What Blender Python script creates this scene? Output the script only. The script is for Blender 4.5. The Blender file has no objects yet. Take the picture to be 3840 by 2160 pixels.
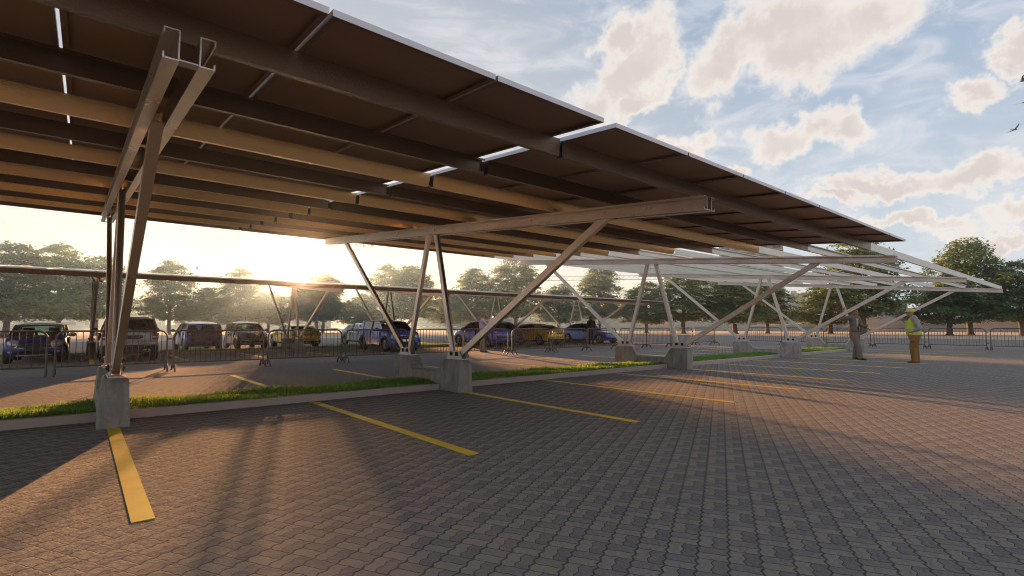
import bpy, bmesh, math, random
import numpy as np
from mathutils import Vector, Matrix, Euler
random.seed(7)
rng = np.random.default_rng(11)
R = math.radians
scene = bpy.context.scene
COL = scene.collection

# ------------------------------------------------------------------ nodes
def new_mat(name):
    m = bpy.data.materials.new(name); m.use_nodes = True
    nt = m.node_tree; nt.nodes.clear()
    out = nt.nodes.new('ShaderNodeOutputMaterial')
    return m, nt, out

class NT:
    """tiny node-tree writer"""
    def __init__(s, nt): s.nt = nt
    def n(s, kind, **kw):
        nd = s.nt.nodes.new(kind)
        for k, v in kw.items(): setattr(nd, k, v)
        return nd
    def link(s, a, b): s.nt.links.new(a, b)
    def put(s, sock, v):
        if isinstance(v, bpy.types.NodeSocket): s.nt.links.new(v, sock)
        elif v is not None:
            if hasattr(sock, 'default_value'):
                try: sock.default_value = v
                except Exception:
                    sock.default_value = (v, v, v) if not hasattr(v, '__len__') else (tuple(v) + (1,))[:len(sock.default_value)]
    def m(s, op, a, b=None, c=None, clamp=False):
        nd = s.n('ShaderNodeMath', operation=op, use_clamp=clamp)
        s.put(nd.inputs[0], a); s.put(nd.inputs[1], b); s.put(nd.inputs[2], c)
        return nd.outputs[0]
    def v(s, op, a, b=None):
        nd = s.n('ShaderNodeVectorMath', operation=op)
        s.put(nd.inputs[0], a); s.put(nd.inputs[1], b)
        return nd.outputs['Value'] if op in ('DOT_PRODUCT', 'LENGTH', 'DISTANCE') else nd.outputs[0]
    def mix(s, f, a, b, mode='MIX'):
        nd = s.n('ShaderNodeMix', data_type='RGBA', blend_type=mode)
        s.put(nd.inputs[0], f)
        for sock, val in ((nd.inputs[6], a), (nd.inputs[7], b)):
            if isinstance(val, bpy.types.NodeSocket): s.link(val, sock)
            else: sock.default_value = (*val[:3], 1)
        return nd.outputs[2]
    def noise(s, vec, scale, detail=4, rough=.55, dist=0, dims='3D'):
        nd = s.n('ShaderNodeTexNoise', noise_dimensions=dims)
        if vec is not None: s.link(vec, nd.inputs['Vector'])
        nd.inputs['Scale'].default_value = scale; nd.inputs['Detail'].default_value = detail
        nd.inputs['Roughness'].default_value = rough; nd.inputs['Distortion'].default_value = dist
        return nd.outputs['Fac']
    def ss(s, x, a, b, lo=0., hi=1.):
        nd = s.n('ShaderNodeMapRange', interpolation_type='SMOOTHSTEP')
        s.put(nd.inputs[0], x); s.put(nd.inputs[1], a); s.put(nd.inputs[2], b); s.put(nd.inputs[3], lo); s.put(nd.inputs[4], hi)
        return nd.outputs[0]
    def bump(s, h, strength=.3, dist=.01):
        nd = s.n('ShaderNodeBump'); s.link(h, nd.inputs['Height'])
        nd.inputs['Strength'].default_value = strength; nd.inputs['Distance'].default_value = dist
        return nd.outputs[0]
    def bsdf(s, color, rough=.6, metal=0., normal=None, **kw):
        nd = s.n('ShaderNodeBsdfPrincipled')
        s.put(nd.inputs['Base Color'], color if isinstance(color, bpy.types.NodeSocket) else (*color[:3], 1))
        s.put(nd.inputs['Roughness'], rough); s.put(nd.inputs['Metallic'], metal)
        if normal is not None: s.link(normal, nd.inputs['Normal'])
        for k, v in kw.items(): s.put(nd.inputs[k], v)
        return nd.outputs[0]

def simple(name, color, rough=.6, metal=0., var=.12, scale=6., bump=0., bscale=60., bdist=.004, **kw):
    """base colour broken up by object-space noise, with optional bump"""
    m, nt, out = new_mat(name); t = NT(nt)
    co = t.n('ShaderNodeTexCoord').outputs['Object']
    nz = t.noise(co, scale, 5, .6)
    lo = tuple(c * (1 - var) for c in color); hi = tuple(min(1, c * (1 + var)) for c in color)
    c = t.mix(nz, lo, hi)
    r = t.ss(t.noise(co, scale * 2.3, 3), .25, .75, max(0, rough - .07), min(1, rough + .07))
    nrm = t.bump(t.noise(co, bscale, 3), bump, bdist) if bump else None
    t.link(t.bsdf(c, r, metal, nrm, **kw), out.inputs[0])
    return m

M = {}
def galv(name, color, rough=.42, grime=.25, warm=(.55, .42, .28), metal=.9, vary=True, spk=.8):
    m, nt, out = new_mat(name); t = NT(nt)
    tc = t.n('ShaderNodeTexCoord'); co = tc.outputs['Object']
    vor = t.n('ShaderNodeTexVoronoi', feature='F1'); t.link(co, vor.inputs['Vector']); vor.inputs['Scale'].default_value = 38
    sp = t.m('MULTIPLY', vor.outputs['Color'], 1.0)
    nz = t.noise(co, 3.5, 6, .65)
    c = t.mix(t.m('MULTIPLY', nz, grime), color, warm)
    c = t.mix(t.m('MULTIPLY', sp, .22), c, tuple(x * .7 for x in color))
    fine = t.noise(co, 260, 2, .5)
    rg = t.m('ADD', t.ss(nz, .3, .7, rough - .03, rough + .05), t.m('MULTIPLY', sp, .06))
    nrm = t.bump(t.m('ADD', fine, t.m('MULTIPLY', t.noise(co, 75, 2, .6), spk)), .5, .004)
    t.link(t.bsdf(c, rg if vary else rough, metal, nrm), out.inputs[0])
    return m

def build_materials():
    M['steel'] = galv('galvanised_steel', (.70, .63, .56), .28)
    M['purlin'] = galv('shaded_purlin_steel', (.21, .15, .11), .32, .3, (.17, .12, .08), .9, True, .9); M['purlin_glow'] = galv('glow_tinted_purlin_steel', (.98, .66, .30), .25, .12, (.55, .36, .18), .95, False, 1.1); M['purlin_skylit'] = galv('skylit_purlin_steel', (.72, .72, .67), .38, .15); M['flange'] = simple('panel_frame_underside', (.27, .17, .11), .5, .2, .06)  # purlin colours paint in roof shade, golden glow and open-sky light
    M['plate'] = galv('zinc_plate', (.66, .64, .60), .5, .15)
    M['bolt'] = simple('dark_bolt', (.035, .033, .032), .5, .6)
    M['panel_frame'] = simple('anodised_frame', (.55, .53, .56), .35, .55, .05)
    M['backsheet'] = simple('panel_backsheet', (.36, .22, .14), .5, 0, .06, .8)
    M['cell'] = simple('solar_cell_glass', (.012, .016, .035), .12, 0, .2)
    # concrete
    m, nt, out = new_mat('cast_concrete'); t = NT(nt); co = t.n('ShaderNodeTexCoord').outputs['Object']
    mp = t.n('ShaderNodeMapping'); t.link(co, mp.inputs[0]); mp.inputs['Scale'].default_value = (1, 1, .35)
    n1 = t.noise(mp.outputs[0], 7, 8, .68, .4); n2 = t.noise(co, 38, 5, .6); n3 = t.noise(co, 2.1, 3)
    c = t.mix(t.ss(n1, .3, .72), (.21, .185, .165), (.46, .42, .38))
    c = t.mix(t.ss(n3, .35, .75, 0, .5), c, (.35, .31, .275))
    pit = t.ss(n2, .62, .74)
    c = t.mix(t.m('MULTIPLY', pit, .45), c, (.09, .08, .075))
    h = t.m('SUBTRACT', t.m('MULTIPLY', n1, .5), t.m('MULTIPLY', pit, .6))
    t.link(t.bsdf(c, .85, 0, t.bump(h, .55, .02)), out.inputs[0]); M['concrete'] = m
    M['kerb'] = simple('kerb_stone', (.48, .385, .345), .85, 0, .18, 5, .35, 90, .006)
    m, nt, out = new_mat('yellow_road_paint'); t = NT(nt); pos = t.n('ShaderNodeNewGeometry').outputs['Position']
    w1 = t.noise(pos, 55, 6, .75); w2 = t.noise(pos, 3.5, 4, .6)
    c = t.mix(t.ss(w2, .3, .7), (.95, .66, .01), (.80, .54, .01)); c = t.mix(t.ss(w1, .60, .74, 0, .75), c, (.20, .165, .12))
    t.link(t.bsdf(c, .6, 0, t.bump(t.noise(pos, 200, 3, .6), .6, .004)), out.inputs[0]); M['yellow'] = m
    # pavers ------------------------------------------------------
    m, nt, out = new_mat('interlocking_pavers'); t = NT(nt)
    pos = t.n('ShaderNodeNewGeometry').outputs['Position']
    MOD = .1465; a = R(27.2)
    du = (math.sin(R(152.4)), math.cos(R(152.4)), 0); dv = (math.sin(R(62.4)), math.cos(R(62.4)), 0)
    u0 = t.m('DIVIDE', t.v('DOT_PRODUCT', pos, du), MOD); v0 = t.m('DIVIDE', t.v('DOT_PRODUCT', pos, dv), MOD)
    def tri(x, k): return t.m('SUBTRACT', t.m('PINGPONG', t.m('MULTIPLY', x, k), 1.0), .5)
    u = t.m('ADD', u0, t.m('MULTIPLY', tri(v0, 4.0), .105)); v = t.m('ADD', v0, t.m('MULTIPLY', tri(u0, 4.0), .035))
    fu = t.m('FLOOR', u); fv = t.m('FLOOR', v)
    par = t.m('MODULO', t.m('ADD', t.m('ADD', fu, fv), 20000.), 2.0)
    lu = t.m('SUBTRACT', u, fu); lv = t.m('SUBTRACT', v, fv)
    def sel(p, x, y): return t.m('ADD', t.m('MULTIPLY', p, x), t.m('MULTIPLY', t.m('SUBTRACT', 1., p), y))
    lw = sel(par, lu, lv)                               # across the pair
    half = t.m('GREATER_THAN', lw, .5)
    def edge(x): return t.m('MINIMUM', x, t.m('SUBTRACT', 1., x))
    d = t.m('MINIMUM', t.m('MINIMUM', edge(lu), edge(lv)), t.m('ABSOLUTE', t.m('SUBTRACT', lw, .5)))
    joint = t.m('MAXIMUM', t.ss(d, .006, .03, 1., 0.), t.ss(edge(lu), .02, .055, 1., 0.))
    wn = t.n('ShaderNodeTexWhiteNoise', noise_dimensions='3D')
    cb = t.n('ShaderNodeCombineXYZ'); t.link(fu, cb.inputs[0]); t.link(fv, cb.inputs[1]); t.link(half, cb.inputs[2])
    t.link(cb.outputs[0], wn.inputs['Vector']); rnd = wn.outputs['Value']
    dark = t.m('ADD', t.m('MULTIPLY', half, t.m('ADD', .62, t.m('MULTIPLY', par, .3))), t.m('MULTIPLY', t.m('SUBTRACT', rnd, .5), .30), clamp=True)
    c = t.mix(dark, (.52, .45, .395), (.235, .222, .262))
    grain = t.noise(pos, 260, 4, .7); blot = t.noise(pos, 5.5, 5, .6); big = t.noise(pos, .35, 4, .6)
    c = t.mix(t.ss(grain, .36, .66, .0, .45), c, (.16, .135, .125), 'MIX')
    c = t.mix(t.ss(blot, .35, .7, 0, .35), c, (.46, .37, .30))
    c = t.mix(t.ss(big, .4, .72, 0, .22), c, (.20, .175, .165))
    stain = t.noise(pos, .9, 6, .7, 1.2)
    c = t.mix(t.ss(stain, .56, .74, 0, .4), c, (.10, .085, .078))
    c = t.mix(t.m('MULTIPLY', joint, .92), c, (.022, .017, .014))
    h = t.m('ADD', t.m('MULTIPLY', t.m('SUBTRACT', 1., joint), 1.3), t.m('MULTIPLY', grain, 1.0))
    for sc_, am_ in ((95, 1.0), (42, 2.2), (15, 4.5)): h = t.m('ADD', h, t.m('MULTIPLY', t.noise(pos, sc_, 2, .6), am_))
    t.link(t.bsdf(c, t.ss(grain, .3, .7, .68, .85), 0, t.bump(h, 1.0, .035), **{'Specular IOR Level': .5, 'Sheen Weight': .25, 'Sheen Roughness': .45, 'Sheen Tint': (1., .86, .72, 1)}), out.inputs[0]); M['paver'] = m
    # sandy ground -------------------------------------------------
    m, nt, out = new_mat('sandy_ground'); t = NT(nt); pos = t.n('ShaderNodeNewGeometry').outputs['Position']
    n1 = t.noise(pos, .12, 5, .6); n2 = t.noise(pos, 3., 5, .7)
    c = t.mix(n1, (.66, .52, .39), (.78, .63, .48)); c = t.mix(t.ss(n2, .45, .8, 0, .5), c, (.56, .44, .33))
    t.link(t.bsdf(c, .9, 0, t.bump(n2, 1., .5)), out.inputs[0]); M['sand'] = m
    m, nt, out = new_mat('dry_hill'); t = NT(nt); pos = t.n('ShaderNodeNewGeometry').outputs['Position']
    n1 = t.noise(pos, .07, 6, .65); n2 = t.noise(pos, .5, 5, .7)
    c = t.mix(t.ss(n1, .35, .65), (.055, .045, .033), (.13, .10, .072)); c = t.mix(t.ss(n2, .5, .75, 0, .7), c, (.035, .042, .022))
    t.link(t.bsdf(c, .95), out.inputs[0]); M['hill'] = m
    # foliage
    def leafy(name, a, b, y, tr=.5):
        m, nt, out = new_mat(name); t = NT(nt)
        co = t.n('ShaderNodeTexCoord').outputs['Object']; oi = t.n('ShaderNodeObjectInfo').outputs['Random']
        n1 = t.noise(co, .55, 4, .6); n2 = t.noise(co, 4., 2)
        c = t.mix(t.ss(n1, .35, .65), a, b); c = t.mix(t.ss(n2, .5, .8, 0, .75), c, y)
        c = t.mix(t.m('MULTIPLY', oi, .25), c, y)
        d = t.n('ShaderNodeBsdfPrincipled'); t.link(c, d.inputs['Base Color']); d.inputs['Roughness'].default_value = .55
        tl = t.n('ShaderNodeBsdfTranslucent'); t.link(t.mix(.55, c, tuple(min(1, 2.2 * q) for q in y)), tl.inputs[0])
        ms = t.n('ShaderNodeMixShader'); ms.inputs[0].default_value = tr
        t.link(d.outputs[0], ms.inputs[1]); t.link(tl.outputs[0], ms.inputs[2]); t.link(ms.outputs[0], out.inputs[0])
        return m
    M['leaf'] = leafy('tree_leaves', (.04, .125, .065), (.08, .185, .08), (.20, .225, .065), .45)
    M['grass'] = leafy('grass_blades', (.05, .19, .02), (.095, .31, .032), (.22, .28, .06), .5)
    M['soil'] = simple('median_soil', (.05, .075, .025), .95, 0, .4, 20, .6, 60)
    M['bark'] = simple('tree_bark', (.16, .125, .10), .9, 0, .3, 3, .7, 25, .03)
    M['fence'] = galv('barrier_steel', (.17, .145, .125), .45, .4, (.2, .14, .09))
build_materials()

# ------------------------------------------------------------------ mesh helpers
class MB:
    def __init__(s): s.v = []; s.f = []
    def add(s, vs, fs):
        o = len(s.v); s.v += [tuple(p) for p in vs]; s.f += [tuple(i + o for i in f) for f in fs]; return s
    def box(s, x0, x1, y0, y1, z0, z1):
        vs = [(x, y, z) for z in (z0, z1) for y in (y0, y1) for x in (x0, x1)]
        return s.add(vs, [(0, 2, 3, 1), (4, 5, 7, 6), (0, 1, 5, 4), (2, 6, 7, 3), (0, 4, 6, 2), (1, 3, 7, 5)])
    def hexa(s, b, t):
        """b,t: 4 corners each in the same turning order"""
        return s.add(list(b) + list(t), [(3, 2, 1, 0), (4, 5, 6, 7)] + [(i, (i + 1) % 4, (i + 1) % 4 + 4, i + 4) for i in range(4)])
    def rings(s, rs, close=True, cap=True):
        n = len(rs[0]); vs = [p for r in rs for p in r]; fs = []
        for k in range(len(rs) - 1):
            for i in range(n if close else n - 1):
                j = (i + 1) % n
                fs.append((k * n + i, k * n + j, (k + 1) * n + j, (k + 1) * n + i))
        if cap: fs += [tuple(range(n - 1, -1, -1)), tuple(range((len(rs) - 1) * n, len(rs) * n))]
        return s.add(vs, fs)
    def tube(s, pts, r, n=8, cap=True):
        pts = [Vector(p) for p in pts]; rr = r if hasattr(r, '__len__') else [r] * len(pts); rs = []
        up = None
        for i, p in enumerate(pts):
            d = (pts[min(i + 1, len(pts) - 1)] - pts[max(i - 1, 0)]).normalized()
            if up is None: up = Vector((0, 0, 1)) if abs(d.z) < .9 else Vector((1, 0, 0))
            a = d.cross(up).normalized(); b = a.cross(d).normalized(); up = b
            rs.append([p + (a * math.cos(2 * math.pi * k / n) + b * math.sin(2 * math.pi * k / n)) * rr[i] for k in range(n)])
        return s.rings(rs, True, cap)
    def prism(s, poly, p0, p1, ax, ay):
        """2D poly swept from p0 to p1; ax, ay are the section axes"""
        p0, p1, ax, ay = Vector(p0), Vector(p1), Vector(ax), Vector(ay)
        return s.rings([[p + ax * x + ay * y for x, y in poly] for p in (p0, p1)])
    def ball(s, c, r, nu=12, nv=8):
        r = r if hasattr(r, '__len__') else (r, r, r); rs = []
        for j in range(nv + 1):
            th = math.pi * j / nv; th = min(max(th, .02), math.pi - .02)
            rs.append([(c[0] + r[0] * math.sin(th) * math.cos(2 * math.pi * i / nu), c[1] + r[1] * math.sin(th) * math.sin(2 * math.pi * i / nu), c[2] - r[2] * math.cos(th)) for i in range(nu)])
        return s.rings(rs)
    def build(s, name, mat, parent=None, smooth=None, loc=None, bevel=0):
        me = bpy.data.meshes.new(name); me.from_pydata(s.v, [], s.f); me.update()
        if mat is not None: me.materials.append(mat)
        bm = bmesh.new(); bm.from_mesh(me); bmesh.ops.recalc_face_normals(bm, faces=bm.faces); bm.to_mesh(me); bm.free()
        if smooth: 
            for p in me.polygons: p.use_smooth = True
            if smooth < 180: me.set_sharp_from_angle(angle=R(smooth))
        o = bpy.data.objects.new(name, me); COL.objects.link(o)
        if parent is not None: o.parent = parent
        if loc is not None: o.location = loc
        if bevel:
            b = o.modifiers.new('edge', 'BEVEL'); b.width = bevel; b.segments = 2; b.limit_method = 'ANGLE'; b.angle_limit = R(40)
        return o

def tag(o, label=None, cat=None, group=None, kind=None):
    if label: o['label'] = label
    if cat: o['category'] = cat
    if group: o['group'] = group
    if kind: o['kind'] = kind
    return o
def empty(name, loc=(0, 0, 0), rz=0.):
    o = bpy.data.objects.new(name, None); o.empty_display_size = .3; COL.objects.link(o)
    o.location = loc; o.rotation_euler = (0, 0, rz); return o
def copy_tree(o, parent=None):
    c = o.copy(); COL.objects.link(c); c.parent = parent
    for ch in list(o.children): copy_tree(ch, c)
    return c
ORD = ['first', 'second', 'third', 'fourth', 'fifth', 'sixth', 'seventh', 'eighth', 'ninth', 'tenth', 'eleventh', 'twelfth', 'thirteenth', 'fourteenth', 'fifteenth', 'sixteenth', 'seventeenth', 'eighteenth', 'nineteenth', 'twentieth']
def nth(i):
    if i < 20: return ORD[i]
    t = ['twenty', 'thirty', 'forty'][(i + 1) // 10 - 2]; k = (i + 1) % 10
    return (t[:-1] + 'ieth') if k == 0 else t + '-' + ORD[k - 1]

# ------------------------------------------------------------------ camera, sun, sky
CAM_H = 1.15
cam = bpy.data.cameras.new('camera'); co = bpy.data.objects.new('camera', cam); COL.objects.link(co)
cam.sensor_width = 36; cam.lens = 36 * 1915.35 / 3840; cam.clip_start = .05; cam.clip_end = 5000
co.location = (0, 0, CAM_H); co.rotation_euler = (R(90 + 4.2075), 0, R(-40.1345)); scene.camera = co

SUN_AZ, SUN_EL = 17.9, 5.9        # azimuth from +Y towards +X, elevation
sd = Vector((math.sin(R(SUN_AZ)) * math.cos(R(SUN_EL)), math.cos(R(SUN_AZ)) * math.cos(R(SUN_EL)), math.sin(R(SUN_EL))))
sl = bpy.data.lights.new('sun', 'SUN'); so = bpy.data.objects.new('sun', sl); COL.objects.link(so)
sl.energy = 5.0; sl.angle = R(.6); sl.color = (3.0, 1.66, .78)    # deep warm light of a sun just above the tree tops
so.rotation_euler = sd.to_track_quat('Z', 'Y').to_euler(); so.location = (30, 90, 40)

def cam_dir(px, py):
    """direction of a point of the photo (2576 x 1449 px) - used once to write down where each cloud stands in the sky"""
    f = 1915.35 * 2576 / 3840
    v = Vector((px - 1288, 724.5 - py, -f)); v.rotate(co.rotation_euler); return v.normalized()

def build_world():
    w = bpy.data.worlds.new('World'); scene.world = w; w.use_nodes = True
    nt = w.node_tree; nt.nodes.clear(); t = NT(nt)
    out = t.n('ShaderNodeOutputWorld'); bg = t.n('ShaderNodeBackground'); t.link(bg.outputs[0], out.inputs[0])
    d = t.n('ShaderNodeTexCoord').outputs['Generated']
    sky = t.n('ShaderNodeTexSky', sky_type='NISHITA'); sky.sun_disc = False
    sky.sun_elevation = R(SUN_EL); sky.sun_rotation = R(SUN_AZ); sky.air_density = 1.0; sky.dust_density = 1.5; sky.ozone_density = 1.2
    sep = t.n('ShaderNodeSeparateXYZ'); t.link(d, sep.inputs[0]); z = sep.outputs[2]
    GL = 5.9; ca = t.v('DOT_PRODUCT', d, (math.sin(R(SUN_AZ)) * math.cos(R(GL)), math.cos(R(SUN_AZ)) * math.cos(R(GL)), math.sin(R(GL))))                      # cos of the angle to the sun
    # clear-sky colours at this hour (radiance before the Background strength)
    K = 1 / .15
    def C(r, g, b): return (r * K, g * K, b * K)
    zen = t.mix(t.ss(z, .02, .75), C(.66, .74, .82), C(.25, .38, .60))
    zen = t.mix(t.ss(ca, .55, .99), zen, C(.56, .60, .65))
    base = t.mix(.12, zen, sky.outputs[0])
    base = t.mix(t.ss(z, .50, .80, 0, .85), base, C(.26, .34, .48))
    base = t.mix(t.ss(ca, .15, -.35, 0, .75), base, C(.74, .75, .78))
    # high thin cirrus
    mp = t.n('ShaderNodeMapping'); t.link(d, mp.inputs[0]); mp.inputs['Scale'].default_value = (2.2, 7., 16.); mp.inputs['Rotation'].default_value = (.35, .1, .5)
    cir = t.noise(mp.outputs[0], 1.6, 7, .6, .6)
    base = t.mix(t.m('MULTIPLY', t.ss(cir, .38, .72, 0, .62), t.m('MULTIPLY', t.ss(z, .75, .5), t.ss(ca, -.3, .2))), base, C(.82, .82, .85))
    # cumulus: each cloud is an ellipse on the sky, its rim broken up by noise
    n1 = t.n('ShaderNodeTexNoise'); t.link(d, n1.inputs['Vector']); n1.inputs['Scale'].default_value = 7.; n1.inputs['Detail'].default_value = 7.; n1.inputs['Roughness'].default_value = .6
    off = t.v('SCALE', t.v('SUBTRACT', n1.outputs['Color'], (.5, .5, .5)), None)
    off.node.inputs['Scale'].default_value = .21
    dd = t.v('ADD', d, off)
    clouds = [  # px, py, rx, ry, tilt (deg) in the photo's frame
        (2000, 95, 330, 120, 22), (1790, 190, 120, 85, 20), (1600, 140, 140, 100, 50), (1510, 235, 95, 60, 10), (1640, 215, 60, 55, 0), (1550, 85, 70, 60, 30),
        (2000, 335, 145, 72, 12), (2110, 335, 70, 62, 0), (1735, 368, 105, 52, 10), (2400, 228, 88, 58, 15), (2545, 150, 75, 68, 0),
        (2210, 462, 190, 52, 4), (2450, 440, 175, 58, 4), (2300, 560, 170, 34, 0), (2520, 535, 75, 42, 0), (2110, 505, 110, 24, 0), (1830, 440, 60, 20, 0), (2480, 590, 140, 26, 0),
        (50, 560, 95, 42, 0), (160, 610, 110, 34, 0), (330, 590, 60, 30, 0), (545, 585, 130, 42, 0), (690, 625, 150, 34, 0), (420, 650, 120, 26, 0), (1000, 640, 90, 22, 0), (1240, 650, 80, 24, 0), (880, 600, 80, 26, 0),
        (-300, 500, 240, 70, 0), (2900, 350, 200, 80, 0), (-700, 560, 260, 60, 0), (3300, 500, 260, 70, 0)]
    f = 1915.35 * 2576 / 3840
    best = None
    for (px, py, rx, ry, tilt) in clouds:
        c = cam_dir(px, py); e = cam_dir(px + 40, py - 40 * math.tan(R(tilt)))
        X = (e - c); X = (X - c * X.dot(c)).normalized(); Y = c.cross(X) * -1
        if Y.z < 0: Y = -Y
        k = 1 / (1 + ((px - 1288) ** 2 + (py - 724) ** 2) / f ** 2)
        Z = X.cross(Y)
        mpn = t.n('ShaderNodeMapping', vector_type='TEXTURE'); t.link(dd, mpn.inputs[0])
        mpn.inputs['Location'].default_value = c
        mpn.inputs['Rotation'].default_value = Matrix((X, Y, Z)).transposed().to_euler()
        mpn.inputs['Scale'].default_value = (1.06 * rx / f * k ** .75, 1.06 * ry / f * k ** .75, .6)
        L = t.v('LENGTH', mpn.outputs[0])
        g = t.m('SUBTRACT', 1., L)
        best = g if best is None else t.m('MAXIMUM', best, g)
    fb = t.noise(d, 22, 6, .62); fb2 = t.noise(d, 9, 5, .6)
    dens = t.m('ADD', best, t.m('ADD', t.m('MULTIPLY', t.m('SUBTRACT', fb, .5), 1.0), t.m('MULTIPLY', t.m('SUBTRACT', fb2, .5), .5)))
    a = t.ss(dens, -.03, .46)
    core = t.ss(dens, .14, .80)
    core = t.m('MULTIPLY', core, t.ss(fb2, .25, .7, .55, 1.15), clamp=True)
    ccol = t.mix(core, C(.96, .90, .83), C(.72, .645, .615))
    ccol = t.mix(t.ss(ca, .75, .99), ccol, C(.78, .77, .76))
    skyc = t.mix(t.m('MULTIPLY', a, t.ss(ca, .9, 1., .97, .75)), base, ccol)
    # the bright air around the sun and the sun's own disc
    acc0 = t.ss(ca, math.cos(R(13)), math.cos(R(1.5)), 0, .8)
    skyc = t.mix(acc0, skyc, C(.55, .50, .42))
    ang = t.m('ARCCOSINE', t.m('MINIMUM', ca, 1.))
    def gl(width, amp, col):
        q = t.m('DIVIDE', ang, width); e = t.m('POWER', 2.71828, t.m('MULTIPLY', t.m('MULTIPLY', q, q), -1.))
        return t.v('SCALE', tuple(x * amp * K for x in col), None), e
    acc = skyc
    for wd, amp, colr in ((R(.75), 60., (1, .86, .6)), (R(2.0), .7, (1, .70, .36)), (R(6), .10, (1, .70, .40))):
        q = t.m('DIVIDE', ang, wd); e = t.m('POWER', 2.71828, t.m('MULTIPLY', t.m('MULTIPLY', q, q), -1.))
        acc = t.mix(t.m('MULTIPLY', e, 1.), acc, tuple(x * amp * K for x in colr), 'ADD')
    # below the horizon: dusty ground colour
    acc = t.mix(t.ss(z, -.03, .0), C(.30, .25, .20), acc)
    t.link(acc, bg.inputs[0]); bg.inputs[1].default_value = .15
build_world()

def build_haze():
    b = MB().box(-90, 160, -25, 150, -2, 15)
    o = b.build('haze', None)
    m, nt, out = new_mat('morning_haze'); t = NT(nt)
    def lobe(col, den, g):
        vs = t.n('ShaderNodeVolumeScatter'); vs.inputs['Color'].default_value = (*col, 1); t.put(vs.inputs['Density'], den); vs.inputs['Anisotropy'].default_value = g; return vs.outputs[0]
    sep = t.n('ShaderNodeSeparateXYZ'); t.link(t.n('ShaderNodeNewGeometry').outputs['Position'], sep.inputs[0])
    far = t.ss(sep.outputs[1], 22., 52., .10, 1.)          # the mist hangs among the trees beyond the cars
    ad = t.n('ShaderNodeAddShader'); t.link(lobe((1., .66, .38), .00018, .968), ad.inputs[0]); t.link(lobe((.36, .66, 1.), t.m('MULTIPLY', far, .0040), .5), ad.inputs[1])
    t.link(ad.outputs[0], out.inputs['Volume']); o.data.materials.append(m)
    tag(o, kind='structure'); return o
HAZE = .0010
build_haze()
scene.view_settings.view_transform = 'Standard'; scene.view_settings.look = 'None'; scene.view_settings.exposure = 0
cy = scene.cycles
cy.use_denoising = True; cy.filter_width = 1.05; cy.max_bounces = 8; cy.transparent_max_bounces = 24; cy.volume_bounces = 0; cy.volume_step_rate = 2.; cy.volume_max_steps = 64
cy.caustics_reflective = False; cy.caustics_refractive = False; cy.sample_clamp_indirect = 6
# ------------------------------------------------------------------ ground
def sheet(name, x0, x1, y0, y1, z, mat, kind='structure', nx=1, ny=1):
    b = MB(); 
    vs = [(x0 + (x1 - x0) * i / nx, y0 + (y1 - y0) * j / ny, z) for j in range(ny + 1) for i in range(nx + 1)]
    b.add(vs, [(j * (nx + 1) + i, j * (nx + 1) + i + 1, (j + 1) * (nx + 1) + i + 1, (j + 1) * (nx + 1) + i) for j in range(ny) for i in range(nx)])
    return tag(b.build(name, mat), kind=kind)
sheet('ground', -2500, 2500, -2500, 2500, -.012, M['sand'])
sheet('car_park_paving', -60, 58, -5, 47, 0, M['paver'])  # paving stops behind the camera so unseen sand bounces light onto the roof underside
B_ = 2.4048; X1 = .3394; DY = 16.19; SL = .0885; NB_Y, NB_Z = 2.79, 2.394
def zb(y): return NB_Z + (y - NB_Y) * SL          # underside of the sloping beams
FR1 = [X1 + k * B_ for k in (0, 2, 5, 8, 11)]
FR2 = [X1 + k * B_ for k in (0, 3, 5, 8, 11)]
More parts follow.
